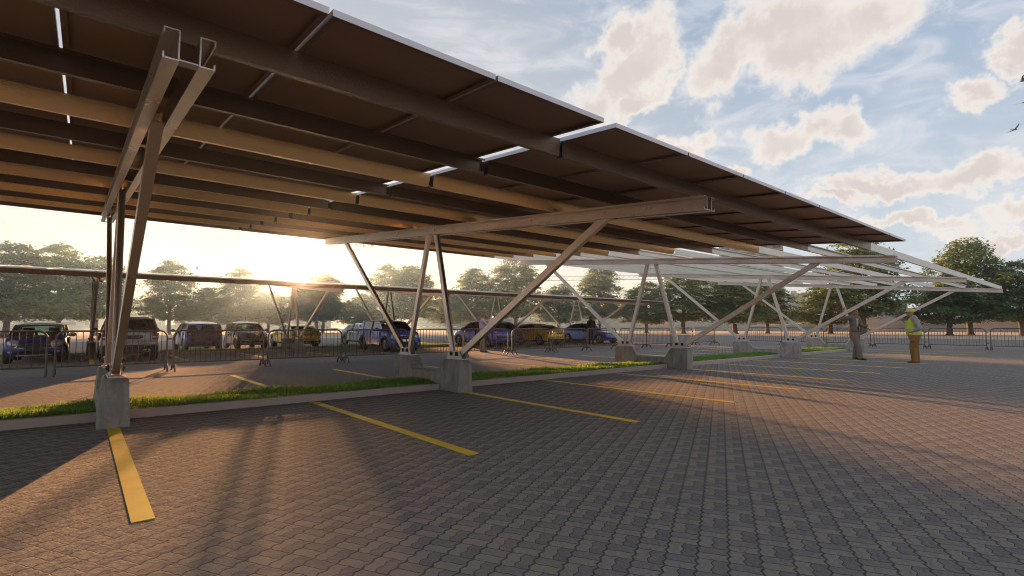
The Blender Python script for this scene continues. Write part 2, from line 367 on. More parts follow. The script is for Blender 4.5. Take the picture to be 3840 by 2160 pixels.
# medians: kerbs, soil, grass
for row, oy in enumerate((0, DY)):
    x0, x1 = -14, FR1[-1] + 2.2
    for y0, y1 in ((7.97, 8.09), (8.98, 9.10)):
        k = MB().box(x0, x1, y0 + oy, y1 + oy, -.01, .105).build('kerb', M['kerb'], bevel=.012); tag(k, kind='structure')
    k = MB().box(x1, x1 + .12, 7.97 + oy, 9.10 + oy, -.01, .104).build('kerb', M['kerb'], bevel=.012); tag(k, kind='structure')
    sheet('median_soil', x0, x1, 8.085 + oy, 8.985 + oy, .085, M['soil'])
    # blades
    frs = (FR1, FR2)[row]
    lo, hi = -2.2, 29
    n = 60000 if row == 0 else 14000
    P = rng.uniform(size=(n, 2)); xs = lo + (hi - lo) * P[:, 0] ** 1.7; ys = 8.05 + .97 * P[:, 1] + oy
    keep = np.ones(n, bool)
    for fx in frs: keep &= ~(np.abs(xs - fx) < .15)
    xs, ys = xs[keep], ys[keep]; n = len(xs)
    hgt = rng.uniform(.04, .095, n) * (1 + .35 * np.sin(xs * 3.1 + ys * 5)); wid = rng.uniform(.004, .009, n) * (1 + xs.clip(0) * .07)
    an = rng.uniform(0, 6.283, n); ln = rng.uniform(.01, .06, n); la = rng.uniform(0, 6.283, n)
    c, s_ = np.cos(an) * wid, np.sin(an) * wid
    z0 = np.full(n, .08)
    tx, ty = np.cos(la) * ln, np.sin(la) * ln
    V = np.stack([np.stack([xs - c, ys - s_, z0], 1), np.stack([xs + c, ys + s_, z0], 1),
                  np.stack([xs + c * .7 + tx * .4, ys + s_ * .7 + ty * .4, z0 + hgt * .6], 1), np.stack([xs - c * .7 + tx * .4, ys - s_ * .7 + ty * .4, z0 + hgt * .6], 1),
                  np.stack([xs + tx, ys + ty, z0 + hgt], 1)], 1).reshape(-1, 3)
    I = np.arange(n)[:, None] * 5
    b = MB(); b.v = V.tolist(); b.f = (I + [0, 1, 2, 3]).tolist() + (I + [3, 2, 4]).tolist()
    me = bpy.data.meshes.new('grass'); me.from_pydata(b.v, [], b.f); me.materials.append(M['grass'])
    o = bpy.data.objects.new('grass', me); COL.objects.link(o)
    tag(o, ['bright green grass growing along the nearest kerbed median', 'thin strip of grass on the far kerbed median behind the cars'][row], kind='stuff')
# parking lines
def pline(x, ya, yb):
    b = MB().box(x - .058, x + .058, min(ya, yb), max(ya, yb), .001, .004); o = b.build('parking_line', M['yellow']); tag(o, kind='structure')
for oy, frs, ns in ((0, FR1, range(-3, 13)), (DY, FR2, range(-3, 13))):
    for n in ns:
        x = X1 + n * B_; at = any(abs(x - f) < .2 for f in frs)
        pline(x, 3.78 + oy, (7.33 if at else 7.95) + oy)
        pline(x, (9.75 if at else 9.13) + oy, 13.38 + oy)

# ------------------------------------------------------------------ footings
def make_footing():
    prof = [(7.36, 0), (7.36, .50), (7.41, .555), (7.88, .555), (7.92, .525), (8.05, .31), (8.97, .31), (9.11, .525), (9.15, .555), (9.69, .555), (9.74, .50), (9.75, 0)]
    b = MB(); rs = []
    for s, dx, top in ((-1, 0, 0), (-1, .0, 1), (1, 0, 1), (1, 0, 0)): pass
    def hw(z): return .15 - .03 * z / .56
    layers = [(-1, .022), (-.86, 0), (.86, 0), (1, .022)]
    for s, ins in layers:
        rs.append([(s * hw(z), y, max(0, z - ins) if z > .1 else z) for y, z in prof])
    b.rings(rs)
    return b.build('concrete_footing', M['concrete'], loc=(0, 0, 0))
ft0 = make_footing(); used = False
FTL = {0: ['nearest concrete footing of the front row, seen end-on at the left', 'second concrete footing of the front row, in the shade at mid-picture', 'third concrete footing of the front row, right of the parked cars', 'fourth concrete footing of the front row, left of the man in a suit', 'farthest concrete footing of the front row, behind the man in a suit'],
       1: ['narrow far footing between the dark blue hatchback and the grey SUV', 'far footing in front of the yellow coupe under the sun', 'far footing hidden behind the blue white-roofed car', 'far footing behind the grey car beside the man with a phone', 'last far footing at the right end of the back row']}
def row_things(oy, frs, row):
    global used
    for i, x in enumerate(frs):
        o = ft0 if not used else ft0.copy()
        if used: COL.objects.link(o)
        used = True
        o.location = (x, oy, 0); tag(o, FTL[row][i], 'footing', 'concrete footings of the carport frames')
row_things(0, FR1, 0); row_things(DY, FR2, 1)

# ------------------------------------------------------------------ frames
def make_frame():
    t = empty('carport_frame')
    y0, y1, D = 2.79, 14.12, .152
    for s in (-1, 1):
        # C channel, open to the outside: web at |x| = .04, flanges to .108, lips
        w0, w1, th, lip = .04, .108, .007, .03
        poly = [(w0, 0), (w1, 0), (w1, lip), (w1 - th, lip), (w1 - th, th), (w0 + th, th), (w0 + th, D - th), (w1 - th, D - th), (w1 - th, D - lip), (w1, D - lip), (w1, D), (w0, D)]
        b = MB().prism([(s * a, c) for a, c in poly], (0, y0, zb(y0)), (0, y1, zb(y1)), (1, 0, 0), (0, 0, 1))
        for y in (3.0, 4.2, 5.6, 6.7, 7.7, 8.36, 8.62, 9.7, 10.7, 11.6, 12.8, 13.95):      # bolt heads through the web
            z = zb(y) + D * .5; b.tube([(s * (w0 + .002), y, z), (s * (w0 + th + .012), y, z)], .016, 6)
        b.build('beam', M['steel'], t)
    for y in (2.83, 5.0, 6.2, 7.2, 10.2, 11.3, 14.08):
        MB().box(-.0395, .0395, y - .03, y + .03, zb(y) + .004, zb(y) + .012).build('spacer', M['plate'], t)
    def strut(ya, za, yb, zt, w=.05, hx=.036):
        d = Vector((0, yb - ya, zt - za)); L = d.length; d.normalize(); n = Vector((0, -d.z, d.y)); p = Vector((0, ya, za)); q = p + d * L
        th = .006   # lipped channel, open upwards/inwards
        poly = [(-hx, -w), (hx, -w), (hx, w), (hx - .024, w), (hx - .024, w - th), (hx - th, w - th), (hx - th, -w + th), (-hx + th, -w + th), (-hx + th, w - th), (-hx + .024, w - th), (-hx + .024, w), (-hx, w)]
        b = MB().prism(poly, p, q, (1, 0, 0), n * (1 if n.z > 0 else -1))
        return b.build('strut', M['steel'], t)
    strut(7.52, .635, 4.16, zb(4.16) + .06, .052)
    strut(7.74, .635, 8.37, zb(8.37) + .07, .046)
    strut(9.33, .635, 8.61, zb(8.61) + .07, .046)
    strut(9.53, .635, 12.82, zb(12.82) + .06, .046)
    for yc in (7.635, 9.42):
        b = MB(); b.box(-.075, .075, yc - .25, yc + .25, .5555, .574)
        for s in (-1, 1):
            xa, xb = sorted((s * .046, s * .058))
            b.hexa([(xa, yc - .24, .574), (xb, yc - .24, .574), (xb, yc + .24, .574), (xa, yc + .24, .574)], [(xa, yc - .17, .705), (xb, yc - .17, .705), (xb, yc + .17, .705), (xa, yc + .17, .705)])
        p = b.build('base_plate', M['plate'], t)
        for s in (-1, 1):
            for dy in (-.085, .085):
                c = MB(); xa, xb = sorted((s * .058, s * .074)); c.box(xa, xb, yc + dy - .034, yc + dy + .034, .618, .688)
                xa, xb = sorted((s * .074, s * .088)); c.box(xa, xb, yc + dy - .014, yc + dy + .014, .639, .667)
                c.build('bolt', M['bolt'], p)
    return t
fr0 = make_frame()
FRL = {0: ['nearest galvanised carport frame, seen end-on with its double beam overhead', 'second carport frame of the front row with a long strut rising to the right', 'third carport frame of the front row, under the edge of the finished roof', 'fourth carport frame of the front row, under bare purlins', 'farthest carport frame of the front row, under the ends of the bare purlins'],
       1: ['far frame standing between the dark blue hatchback and the grey SUV', 'far frame in front of the yellow coupe directly below the sun', 'far frame rising behind the blue car with a white roof', 'far frame behind the grey car and the man with a phone', 'last far frame behind the man in a dark jacket']}
first = True
for row, (oy, frs) in enumerate(((0, FR1), (DY, FR2))):
    for i, x in enumerate(frs):
        o = fr0 if first else copy_tree(fr0); first = False
        o.location = (x, oy, (SL * 0)); tag(o, FRL[row][i], 'carport frame', 'steel frames of the solar carports')

# ------------------------------------------------------------------ purlins
NP = 12; PY0 = 2.93; PS = 1.034
def zp(y): return zb(y) + .153
def make_purlin(x0, x1, flip, mat, lean=False):
    D, F, th, lip = .142, .052, .004, .018
    poly = [(0, 0), (F, 0), (F, lip), (F - th, lip), (F - th, th), (th, th), (th, D - th), (F - th, D - th), (F - th, D - lip), (F, D - lip), (F, D), (0, D)]
    if flip: poly = [(F - a, c) for a, c in poly]
    if lean:      # web bow added to catch a golden reflection: upright at the top, leaning back towards the bottom lip
        bow = lambda c: .036 * (1 - c / D) ** 1.6
        web = [(0, D * k / 6) for k in range(5, 0, -1)]
        poly = [(a + bow(c), c) for a, c in poly[:4]] + [(a + bow(c), c) for a, c in poly[4:]] + [(bow(c), c) for a, c in web]
    b = MB().prism(poly, (x0, 0, 0), (x1, 0, 0), (0, math.cos(math.atan(SL)), SL), (0, -SL, 1))
    return b.build('purlin', mat, smooth=30 if lean else None)
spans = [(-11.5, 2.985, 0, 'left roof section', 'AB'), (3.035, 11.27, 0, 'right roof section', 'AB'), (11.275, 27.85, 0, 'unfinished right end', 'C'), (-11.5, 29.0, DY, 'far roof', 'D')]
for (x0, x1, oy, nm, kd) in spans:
    pr = [make_purlin(x0, x1, f, M[{'A': 'purlin_glow', 'C': 'purlin_skylit', 'D': 'purlin'}[kd[0]] if not f else {'B': 'purlin', 'C': 'purlin_skylit', 'D': 'purlin'}[kd[-1]]], kd == 'AB' and not f) for f in (False, True)]
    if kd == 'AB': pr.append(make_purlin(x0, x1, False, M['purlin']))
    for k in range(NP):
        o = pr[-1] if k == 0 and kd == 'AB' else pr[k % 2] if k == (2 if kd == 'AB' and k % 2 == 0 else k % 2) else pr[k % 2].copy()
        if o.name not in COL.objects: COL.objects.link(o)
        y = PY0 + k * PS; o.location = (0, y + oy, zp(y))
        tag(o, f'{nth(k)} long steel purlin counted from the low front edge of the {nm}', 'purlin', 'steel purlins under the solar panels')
# splice cleats in the wide gap
first = None
for k in range(NP):
    y = PY0 + k * PS
    if first is None:
        b = MB().box(-.03, .04, -.003, .003, .02, .12); b.box(.03, .034, -.02, .04, .004, .135); first = b.build('splice_plate', M['bolt']); o = first
    else: o = first.copy(); COL.objects.link(o)
    o.location = (3.0, y + .03, zp(y)); tag(o, f'small splice plate joining the {nth(k)} purlin at the wide roof gap', 'splice plate', 'splice plates in the roof gap')

# ------------------------------------------------------------------ solar panels
PW, PL, PT = 1.008, 2.068, .034; PITCH_X = 1.027; PITCH_Y = 2.068 + .0
def make_panel():
    b = MB().box(.002, PW - .002, .002, PL - .002, .026, PT - .001)
    o = b.build('solar_panel', M['backsheet'])
    o.data.materials.append(M['cell'])
    for p in o.data.polygons:
        if p.normal.z > .5: p.material_index = 1
    f = MB(); w = .03
    for (x0, x1, y0, y1) in ((0, PW, 0, .0018), (0, PW, PL - .0018, PL), (0, .0018, .0018, PL - .0018), (PW - .0018, PW, .0018, PL - .0018)): f.box(x0, x1, y0, y1, 0, PT)
    for (x0, x1, y0, y1) in ((.0018, PW - .0018, .0018, w), (.0018, PW - .0018, PL - w, PL - .0018), (.0018, w, w, PL - w), (PW - w, PW - .0018, w, PL - w)): f.box(x0, x1, y0, y1, 0, .0018)
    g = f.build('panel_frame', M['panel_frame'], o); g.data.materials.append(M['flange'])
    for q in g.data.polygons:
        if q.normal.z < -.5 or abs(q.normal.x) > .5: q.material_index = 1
    return o
pan0 = make_panel(); first = True
edge_mesh = pan0.children[0].data.copy()
for q in edge_mesh.polygons:
    if abs(q.normal.x) > .5: q.material_index = 0
ANG = math.atan(SL)
def panels(x_left, cols, oy, where, gname, y_first=2.385, nrow=6, edge=None):
    global first
    for r in range(nrow):
        for c in range(cols):
            o = pan0 if first else copy_tree(pan0); first = False
            y = y_first + r * (2.068 + .012)
            o.location = (x_left + c * PITCH_X, y + oy, zb(y) + .297); o.rotation_euler = (ANG, 0, 0)
            if c == 0 and edge is not None:          # the bare aluminium side shows along the wide gap
                for ch in o.children: ch.data = edge
            tag(o, where(r, c), 'solar panel', gname)
rowname = ['front', 'second', 'third', 'fourth', 'fifth', 'rear']
panels(2.905 - 8 * PITCH_X + .019, 8, 0, lambda r, c: f'solar panel, {nth(7 - c)} left of the wide gap, {rowname[r]} row', 'solar panels of the front carport')
panels(3.045, 8, 0, lambda r, c: f'solar panel, {nth(c)} right of the wide gap, {rowname[r]} row', 'solar panels of the front carport', edge=edge_mesh)
panels(-4.84, 33, DY, lambda r, c: f'solar panel, {nth(c)} from the left, far roof, {rowname[r]} row', 'solar panels of the far carport')

# ------------------------------------------------------------------ crowd barriers
def make_barrier(L=2.13):
    t = empty('crowd_barrier')
    zt, z0, rr = 1.02, .205, .17
    pts = [(0, 0, .06)]
    pts += [(0, 0, zt - rr)] + [(rr - rr * math.cos(a), 0, zt - rr + rr * math.sin(a)) for a in [math.pi / 2 * k / 6 for k in range(1, 7)]]
    pts += [(L - rr + rr * math.sin(a), 0, zt - rr + rr * math.cos(a)) for a in [math.pi / 2 * k / 6 for k in range(0, 7)]] + [(L, 0, .06)]
    b = MB().tube(pts, .021, 8); b.tube([(0, 0, z0), (L, 0, z0)], .017, 8)
    f = b.build('frame', M['fence'], t, smooth=60)
    n = 18; c = MB()
    for k in range(1, n):
        x = L * k / n; top = zt - .004
        if x < rr: top = zt - rr + math.sqrt(rr * rr - (rr - x) ** 2)
        if x > L - rr: top = zt - rr + math.sqrt(rr * rr - (x - L + rr) ** 2)
        c.tube([(x, 0, z0), (x, 0, top)], .0088, 6, False)
    c.build('bars', M['fence'], f, smooth=60)
    for x in (.0, L):
        g = MB(); hp = .31
        g.tube([(x, -hp, 0), (x, -hp + .10, .135), (x, -hp + .15, .165), (x, hp - .15, .165), (x, hp - .10, .135), (x, hp, 0)], .022, 8)
        g.box(x - .022, x + .022, -.022, .022, .06, .2)
        g.build('foot', M['fence'], t, smooth=60)
    for hz in (.31, .79): MB().box(L, L + .10, -.005, .005, hz, hz + .04).build('hook', M['fence'], t)
    return t
bar0 = make_barrier(); first = True
desc = {0: 'cut off by the left edge of the photo', 1: 'in front of the dark blue hatchback and the near frame', 2: 'in front of the far blue hatchback', 3: 'in front of the yellow coupe below the sun', 4: 'in front of the blue white-roofed car', 5: 'behind the second concrete footing', 6: 'behind the man with a phone', 7: 'in front of the dark grey car', 8: 'in front of the right-hand yellow coupe', 9: 'in front of the man in a dark jacket'}
for i in range(14):
    o = bar0 if first else copy_tree(bar0); first = False
    o.location = (-2.68 + 2.275 * i, 15.72 + .06 * math.sin(i * 2.3), 0); o.rotation_euler = (0, 0, R(.6 * math.sin(i * 3.7)))
    tag(o, f'steel crowd barrier {desc[i]}' if i in desc else f'steel crowd barrier, {nth(i)} from the left in the long straight run', 'crowd barrier', 'crowd barriers closing off the car park')
for i in range(7):
    o = copy_tree(bar0); o.location = (32.45 + .05 * math.sin(i * 1.9), 15.35 - 2.29 * i, 0); o.rotation_euler = (0, 0, R(-90 + .7 * math.sin(i * 2.9)))
    tag(o, f'steel crowd barrier, {nth(i)} from the far corner in the run at the right', 'crowd barrier', 'crowd barriers closing off the car park')
# ------------------------------------------------------------------ trees
def leaf_cards(cent, size, norm, rot):
    """rhombus leaves: centres, sizes, normals"""
    n = len(cent); up = norm / np.linalg.norm(norm, axis=1, keepdims=True)
    ref = np.where(np.abs(up[:, 2:3]) < .9, np.array([[0, 0, 1.]]), np.array([[1., 0, 0]]))
    a = np.cross(up, ref); a /= np.linalg.norm(a, axis=1, keepdims=True); b = np.cross(up, a)
    c, s = np.cos(rot)[:, None], np.sin(rot)[:, None]
    u = (a * c + b * s) * size[:, None]; v = (b * c - a * s) * size[:, None] * .55
    V = np.stack([cent - u, cent + v - u * .1, cent + u, cent - v - u * .1], 1).reshape(-1, 3)
    return V, (np.arange(n)[:, None] * 4 + [0, 1, 2, 3])
PROF = np.array([(.20, .03), (.235, .22), (.30, .36), (.39, .40), (.47, .37), (.53, .28), (.60, .285), (.72, .27), (.83, .215), (.92, .135), (.985, .03)])
def make_tree(seed, lean=0., squat=1.):
    g = np.random.default_rng(seed); H = 10.
    t = empty('tree')
    # clusters on and inside the crown outline
    K = 330; zs = g.uniform(.21, .985, K * 3); rr = np.interp(zs, PROF[:, 0], PROF[:, 1]) * H
    keep = g.uniform(size=K * 3) < (rr / 4.2) ** 1.2 + .07; zs, rr = zs[keep][:K], rr[keep][:K]
    th = g.uniform(0, 2 * math.pi, len(zs)); lob = 1 + .16 * np.sin(3 * th + seed) + .10 * np.sin(5 * th + zs * 9 + seed * 2) + .10 * g.normal(size=len(zs))
    rad = rr * lob * np.sqrt(g.uniform(.18, 1., len(zs)))
    cz = zs * H * squat - .10 * rad
    C = np.stack([rad * np.cos(th) + lean * zs, rad * np.sin(th), cz], 1)
    out = np.stack([np.cos(th), np.sin(th), np.zeros_like(th)], 1)
    V, F, o = [], [], 0
    for k in range(len(C)):
        n = int(g.integers(40, 70)); cr = g.uniform(.6, 1.15); 
        p = g.normal(size=(n, 3)) * np.array([cr * .5, cr * .5, .13]); p[:, 2] -= .16 * (p[:, 0] * out[k, 0] + p[:, 1] * out[k, 1]) + .10 * (p[:, 0] ** 2 + p[:, 1] ** 2)
        nr = g.normal(size=(n, 3)) * .42 + np.array([0, 0, 1.]) + out[k] * .25
        v, f = leaf_cards(C[k] + p, g.uniform(.10, .21, n), nr, g.uniform(0, 6.28, n))
        V.append(v); F.append(f + o); o += len(v)
    me = bpy.data.meshes.new('crown'); me.from_pydata(np.concatenate(V).tolist(), [], np.concatenate(F).tolist()); me.materials.append(M['leaf'])
    cr = bpy.data.objects.new('crown', me); COL.objects.link(cr); cr.parent = t
    b = MB(); top = 8.2 * squat
    tr = [(0, 0, -.05), (0, 0, .25), (.03, .02, 1.2), (.05 + lean * .2, .0, 2.6), (lean * .4, .08, 4.4), (lean * .6, .0, 6.4), (lean * .8, .05, top)]
    b.tube(tr, [.40, .27, .235, .21, .15, .09, .03], 10)
    for k in range(15):
        i = int(g.integers(0, len(C))); 
        z0 = min(max(C[i][2] * .62, 1.7), top - .4); q = C[i]
        m = np.array([q[0] * .45, q[1] * .45, z0 + (q[2] - z0) * .65])
        s = np.array([lean * z0 / 10, .03, z0])
        b.tube([s, (s + m) / 2 + [0, 0, -.12], m, q * [.95, .95, 1]], [.10, .075, .05, .02], 6)
    b.build('trunk', M['bark'], t, smooth=50)
    return t
protos = [make_tree(3), make_tree(8, .5, .95), make_tree(21, -.4, 1.03), make_tree(33, .2, .9)]
TREES = [(-5.2, 65.8, 9.0, 3.5), (-1.8, 74.0, 8.9, 3.4), (1.4, 76.0, 9.3, 3.0), (8.6, 77.5, 8.8, 3.1), (14.1, 82.8, 6.7, 3.4), (17.9, 84.1, 8.6, 3.3), (23.0, 87.8, 6.6, 3.2),
         (28.5, 78.9, 8.7, 3.3), (36.8, 84.3, 6.9, 3.1), (39.2, 78.8, 10.1, 3.3), (41.0, 73.3, 10.9, 3.7), (49.2, 75.4, 7.0, 3.1), (49.6, 67.8, 10.8, 3.9), (52.0, 60.8, 11.4, 3.4),
         (59.7, 59.1, 7.9, 3.6), (62.7, 52.9, 10.2, 3.6), (65.4, 46.1, 8.0, 3.7), (66.6, 40.6, 8.6, 4.0), (69.9, 34.6, 7.8, 4.2), (77.1, 33.3, 7.2, 3.5), (82.7, 26.9, 7.3, 4.9),
         (74.2, 20.5, 11.3, 4.7), (79.9, 13.2, 6.9, 4.1), (86.1, 12.2, 11.4, 4.2), (83.7, 7.3, 9.0, 3.7), (34.6, 103, 10.75, 4.6), (36.3, 104, 10.9, 4.6)]  # last two trees are added to cast shade on the near paving
TL = ['leafy tree at the far left, behind the dark blue hatchback', 'second leafy tree from the left, above the narrow far strut', 'leafy tree just left of the near frame struts', 'leafy tree rising behind the grey SUV', 'low hazy tree above the far blue hatchback', 'hazy tree standing above the small grey car', 'low hazy tree just left of the sun',
      'glowing tree just to the right of the sun', 'low tree behind the far yellow coupe', 'hazy tree left of the second frame, lower of a close pair', 'hazy tree behind the tall inner struts of the second frame', 'low tree to the right of the second frame', 'brownish tree behind the man with a phone', 'tall tree above the dark grey car at mid-picture',
      'low tree above the right-hand yellow coupe', 'tall tree crossed by the crane jib', 'dark tree behind the third frame inner struts', 'broad dark tree right of the third frame', 'tree left of the brown slatted building, before the dark tower', 'smaller tree just right of the dark tower', 'yellowish broad tree left of the man in a suit',
      'tall dark tree directly behind the man in a suit', 'left trunk of the tree pair behind the worker in a hard hat', 'tallest tree at the right, behind the worker in a hard hat', 'tree cut by the right edge of the photo', 'added tree farther back just right of the sun, shading the paving', 'added tree farther back, second right of the sun, shading the paving']
usedp = set()
for i, (x, y, h, r) in enumerate(TREES):
    k = (i * 7 + 3) % 4; p = protos[k]
    if k in usedp: o = copy_tree(p)
    else: usedp.add(k); o = p
    s = h / 9.0; w = 1.15 * min(max(r / 3.9, .8 * s), 1.35 * s)
    o.location = (x, y, 0); o.scale = (w, w, s); o.rotation_euler = (0, 0, R(47 * i % 360))
    tag(o, TL[i], 'tree', 'trees beyond the car park')

# ------------------------------------------------------------------ hills and buildings
def hills():
    b = MB(); n = 160; rs = []
    g = np.random.default_rng(5)
    for j, (rad, base) in enumerate(((118, 0), (132, .45), (150, .9), (180, 1.0), (230, .6), (300, -.02))):
        ring = []
        for i in range(n + 1):
            az = R(-40 + 190 * i / n)
            k = .75 + .35 * math.sin(az * 9 + j * .4) + .25 * math.sin(az * 23 + 1 + j) + .15 * math.sin(az * 51 + j * 2)
            hgt = (1.3 + 2.3 * min(1, max(0, (math.degrees(az) - 35) / 25))) * base * max(.25, k)
            rr = rad + 4 * math.sin(az * 14 + j)
            ring.append((rr * math.sin(az), rr * math.cos(az), hgt if base > 0 else (-.1 if j else -.008)))
        rs.append(ring)
    b.rings(rs, close=False, cap=False)
    tag(b.build('hills', M['hill'], smooth=180), kind='structure')
hills()
bm_ = {}
def bmat(name, col, rough=.7, metal=0.): 
    if name not in bm_: bm_[name] = simple(name, col, rough, metal, .15, .4)
    return bm_[name]
def building(name, label, ax, ay, bx, by, depth, h, wall, glass, floors, bays=0, band=.55, z0=0., fin=None):
    """block whose front runs from (ax,ay) to (bx,by); floors of window bands, optional fins"""
    t = empty(name, (ax, ay, 0)); L = math.hypot(bx - ax, by - ay); t.rotation_euler = (0, 0, math.atan2(by - ay, bx - ax))
    sgn = 1
    b = MB().box(0, L, 0, depth, z0, h); b.box(-.25, L + .25, -.25, depth + .25, h, h + .5); b.box(L * .3, L * .55, depth * .3, depth * .7, h + .5, h + 2.)
    b.build('wall', wall, t)
    fh = h / floors
    for k in range(floors):
        za = k * fh + fh * (1 - band) * .6; zb_ = za + fh * band
        if bays:
            w = L / bays
            for i in range(bays):
                c = MB().box(i * w + w * .2, i * w + w * .8, -.06, .02, za, zb_); c.box(-.06, .02, depth * (i + .2) / bays, depth * (i + .8) / bays, za, zb_); c.build('window', glass, t)
        else:
            c = MB().box(.4, L - .4, -.06, .02, za, zb_); c.box(-.06, .02, .4, depth - .4, za, zb_); c.box(L - .02, L + .06, .4, depth - .4, za, zb_)
            c.build('window_band', glass, t)
    if fin:
        for k in range(floors + 1):
            c = MB().box(-.1, L + .1, -.7, -.05, k * fh - .12, k * fh + .12); c.build('balcony_slab', fin, t)
    tag(t, label, 'building'); return t
dk = bmat('dark_tower_wall', (.05, .052, .06)); pk = bmat('pinkish_concrete', (.30, .22, .19)); gl = bmat('tinted_window', (.04, .055, .07), .12, .2); tl = bmat('teal_cladding', (.05, .13, .15), .4); lg = bmat('pale_slab', (.42, .36, .32)); gy = bmat('grey_cladding', (.13, .135, .13)); orr = bmat('orange_steel', (.45, .12, .03), .5)
building('tower', 'dark tower block with slatted floors above the bare purlins', 197.6, 117.7, 203.6, 105.5, 14, 25, dk, gl, 9, 0, .5, fin=bmat('slat_grey', (.2, .17, .16)))
building('tower', 'tall pinkish tower seen through the roof purlins', 205.5, 107.5, 216, 86.0, 18, 34.6, pk, gl, 12, 5, .5, fin=lg)
building('office_building', 'low brown slatted building left of the yellowish tree', 185.7, 74.2, 187.6, 68.3, 12, 11.3, pk, gl, 5, 0, .55, fin=lg)
building('office_building', 'small teal glass building behind the man in a suit', 184.1, 48.5, 185.8, 40.0, 12, 8.2, tl, gl, 4, 3, .6)
building('office_building', 'grey building with rows of small windows behind the blue white-roofed car', 73.0, 133.0, 84.5, 124.5, 14, 6.8, gy, bmat('lit_window', (.5, .44, .36), .3), 5, 8, .35)
building('warehouse', 'long pale low building behind the left-hand trees', -40, 196, 20, 190, 25, 8.5, bmat('pale_wall', (.36, .33, .29)), gl, 3, 12, .35)
building('warehouse', 'long brown low building behind the sun', 22, 186, 62, 168, 20, 6.2, bmat('brown_wall', (.22, .16, .12)), gl, 3, 14, .5)
building('warehouse', 'low pinkish building behind the right-hand yellow coupe', 92, 140, 130, 108, 20, 5.8, pk, gl, 3, 12, .5)
building('warehouse', 'dark low sheds on the hill behind the third frame', 120, 116, 150, 84, 18, 6.2, dk, gl, 2, 8, .5)
t = empty('gantry', (98.5, 68.6, 0)); t.rotation_euler = (0, 0, math.atan2(-2.7, 1.8))
b = MB()
for x in (0, 1.6, 3.3): b.tube([(x, 0, 0), (x, 0, 2.6)], .12, 6)
b.tube([(0, 0, 2.5), (3.3, 0, 2.5)], .16, 6); b.tube([(0, 0, 1.5), (3.3, 0, 1.5)], .12, 6); b.tube([(1.6, 0, 1.5), (3.3, 0, 2.5)], .08, 6)
b.build('gantry_frame', orr, t); tag(t, 'small orange steel gantry among the trees behind the third frame', 'gantry')
# tower crane: mast, jib, cab
def crane():
    t = empty('tower_crane', (228, 104, 0)); red = bmat('crane_red', (.28, .10, .07), .5)
    J0 = Vector((0, 0, 22.3)); 
    d = Vector((138.0 - 228, 205.0 - 104, 0)); L = 135.; d.normalize(); nrm = Vector((-d.y, d.x, 0))
    b = MB(); N = 54; hgt = 1.75; w = .7
    pts = [[J0 + d * (L * k / N) + nrm * s for k in range(N + 1)] for s in (-w, w)]; topl = [J0 + d * (L * k / N) + Vector((0, 0, hgt)) for k in range(N + 1)]
    for q in (pts[0], pts[1], topl): b.tube([q[0], q[-1]], .13, 5)
    for k in range(N):
        b.tube([pts[0][k], topl[k] * .5 + topl[k + 1] * .5], .07, 4, False); b.tube([topl[k] * .5 + topl[k + 1] * .5, pts[0][k + 1]], .07, 4, False)
    b.build('jib', red, t)
    m = MB(); s = .9
    for a, c in ((-s, -s), (s, -s), (s, s), (-s, s)): m.tube([(a, c, 0), (a, c, 27)], .12, 5)
    for k in range(13):
        z = k * 2.
        for (a, c), (e, f) in (((-s, -s), (s, -s)), ((s, -s), (s, s)), ((s, s), (-s, s)), ((-s, s), (-s, -s))): m.tube([(a, c, z), (e, f, z + 2)], .06, 4, False)
    m.build('mast', red, t)
    MB().box(-1.4, 1.4, -1.2, 1.2, 19.6, 22.).build('cab', red, t)
    tag(t, 'distant red-brown crane with a long lattice jib above the trees', 'crane')
crane()

# ------------------------------------------------------------------ birds
def make_bird(flap, name='bird'):
    t = MB(); 
    rs = []
    for y, r, z in ((-.26, .012, .01), (-.16, .03, .0), (-.05, .055, 0), (.06, .06, 0), (.14, .04, .015), (.19, .034, .03), (.235, .012, .028)):
        rs.append([(r * math.cos(a), y, z + r * .85 * math.sin(a)) for a in [2 * math.pi * k / 8 for k in range(8)]])
    t.rings(rs); t.add([(-.012, -.2, .01), (.012, -.2, .01), (.06, -.36, .01), (-.06, -.36, .01)], [(0, 1, 2, 3)])
    body = t.build('bird', M['bird'], smooth=180)
    for s in (-1, 1):
        w = MB(); e = []
        for u, ch, yo in ((0, .15, .02), (.35, .145, .05), (.7, .105, .02), (1, .02, -.07)):
            x = s * (.03 + .52 * u); zz = .03 + .52 * flap * (u if u < .4 else .4 + (u - .4) * .45)
            e.append([(x, yo + ch * .5, zz), (x, yo, zz + .012), (x, yo - ch * .5, zz)])
        w.rings(e, False, False); w.build('wing', M['bird'], body, smooth=180)
    return body
M['bird'] = simple('bird_feathers', (.22, .19, .17), .8, 0, .3, 8)
bp = [make_bird(.5), make_bird(-.35), make_bird(.95)]
BIRDS = [[(24.98, 2.0, 8.07), (24.76, 1.74, 8.9), (24.54, 1.66, 9.59)],
         [(22.2, 65.5, 11.8), (24.0, 64.9, 12.0), (24.6, 64.8, 11.1), (24.8, 64.7, 10.8), (24.3, 65.0, 10.3), (28.0, 63.3, 11.5), (28.9, 62.9, 11.6), (27.0, 63.7, 11.7), (27.0, 63.9, 10.7), (26.3, 64.0, 11.6), (24.9, 64.6, 11.3)],
         [(10.1, 69.0, 7.7), (11.9, 68.7, 7.2), (11.0, 68.9, 6.9), (13.0, 68.5, 7.1), (9.4, 69.1, 7.1), (12.5, 68.6, 7.0)],
         [(52.2, 29.2, 5.7), (52.0, 29.6, 5.3), (51.8, 30.0, 5.1), (52.4, 29.0, 5.0), (52.0, 29.8, 4.8), (52.4, 29.0, 4.7), (52.5, 28.7, 5.0), (52.2, 29.4, 4.6)]]
usedb = set(); nb = 0
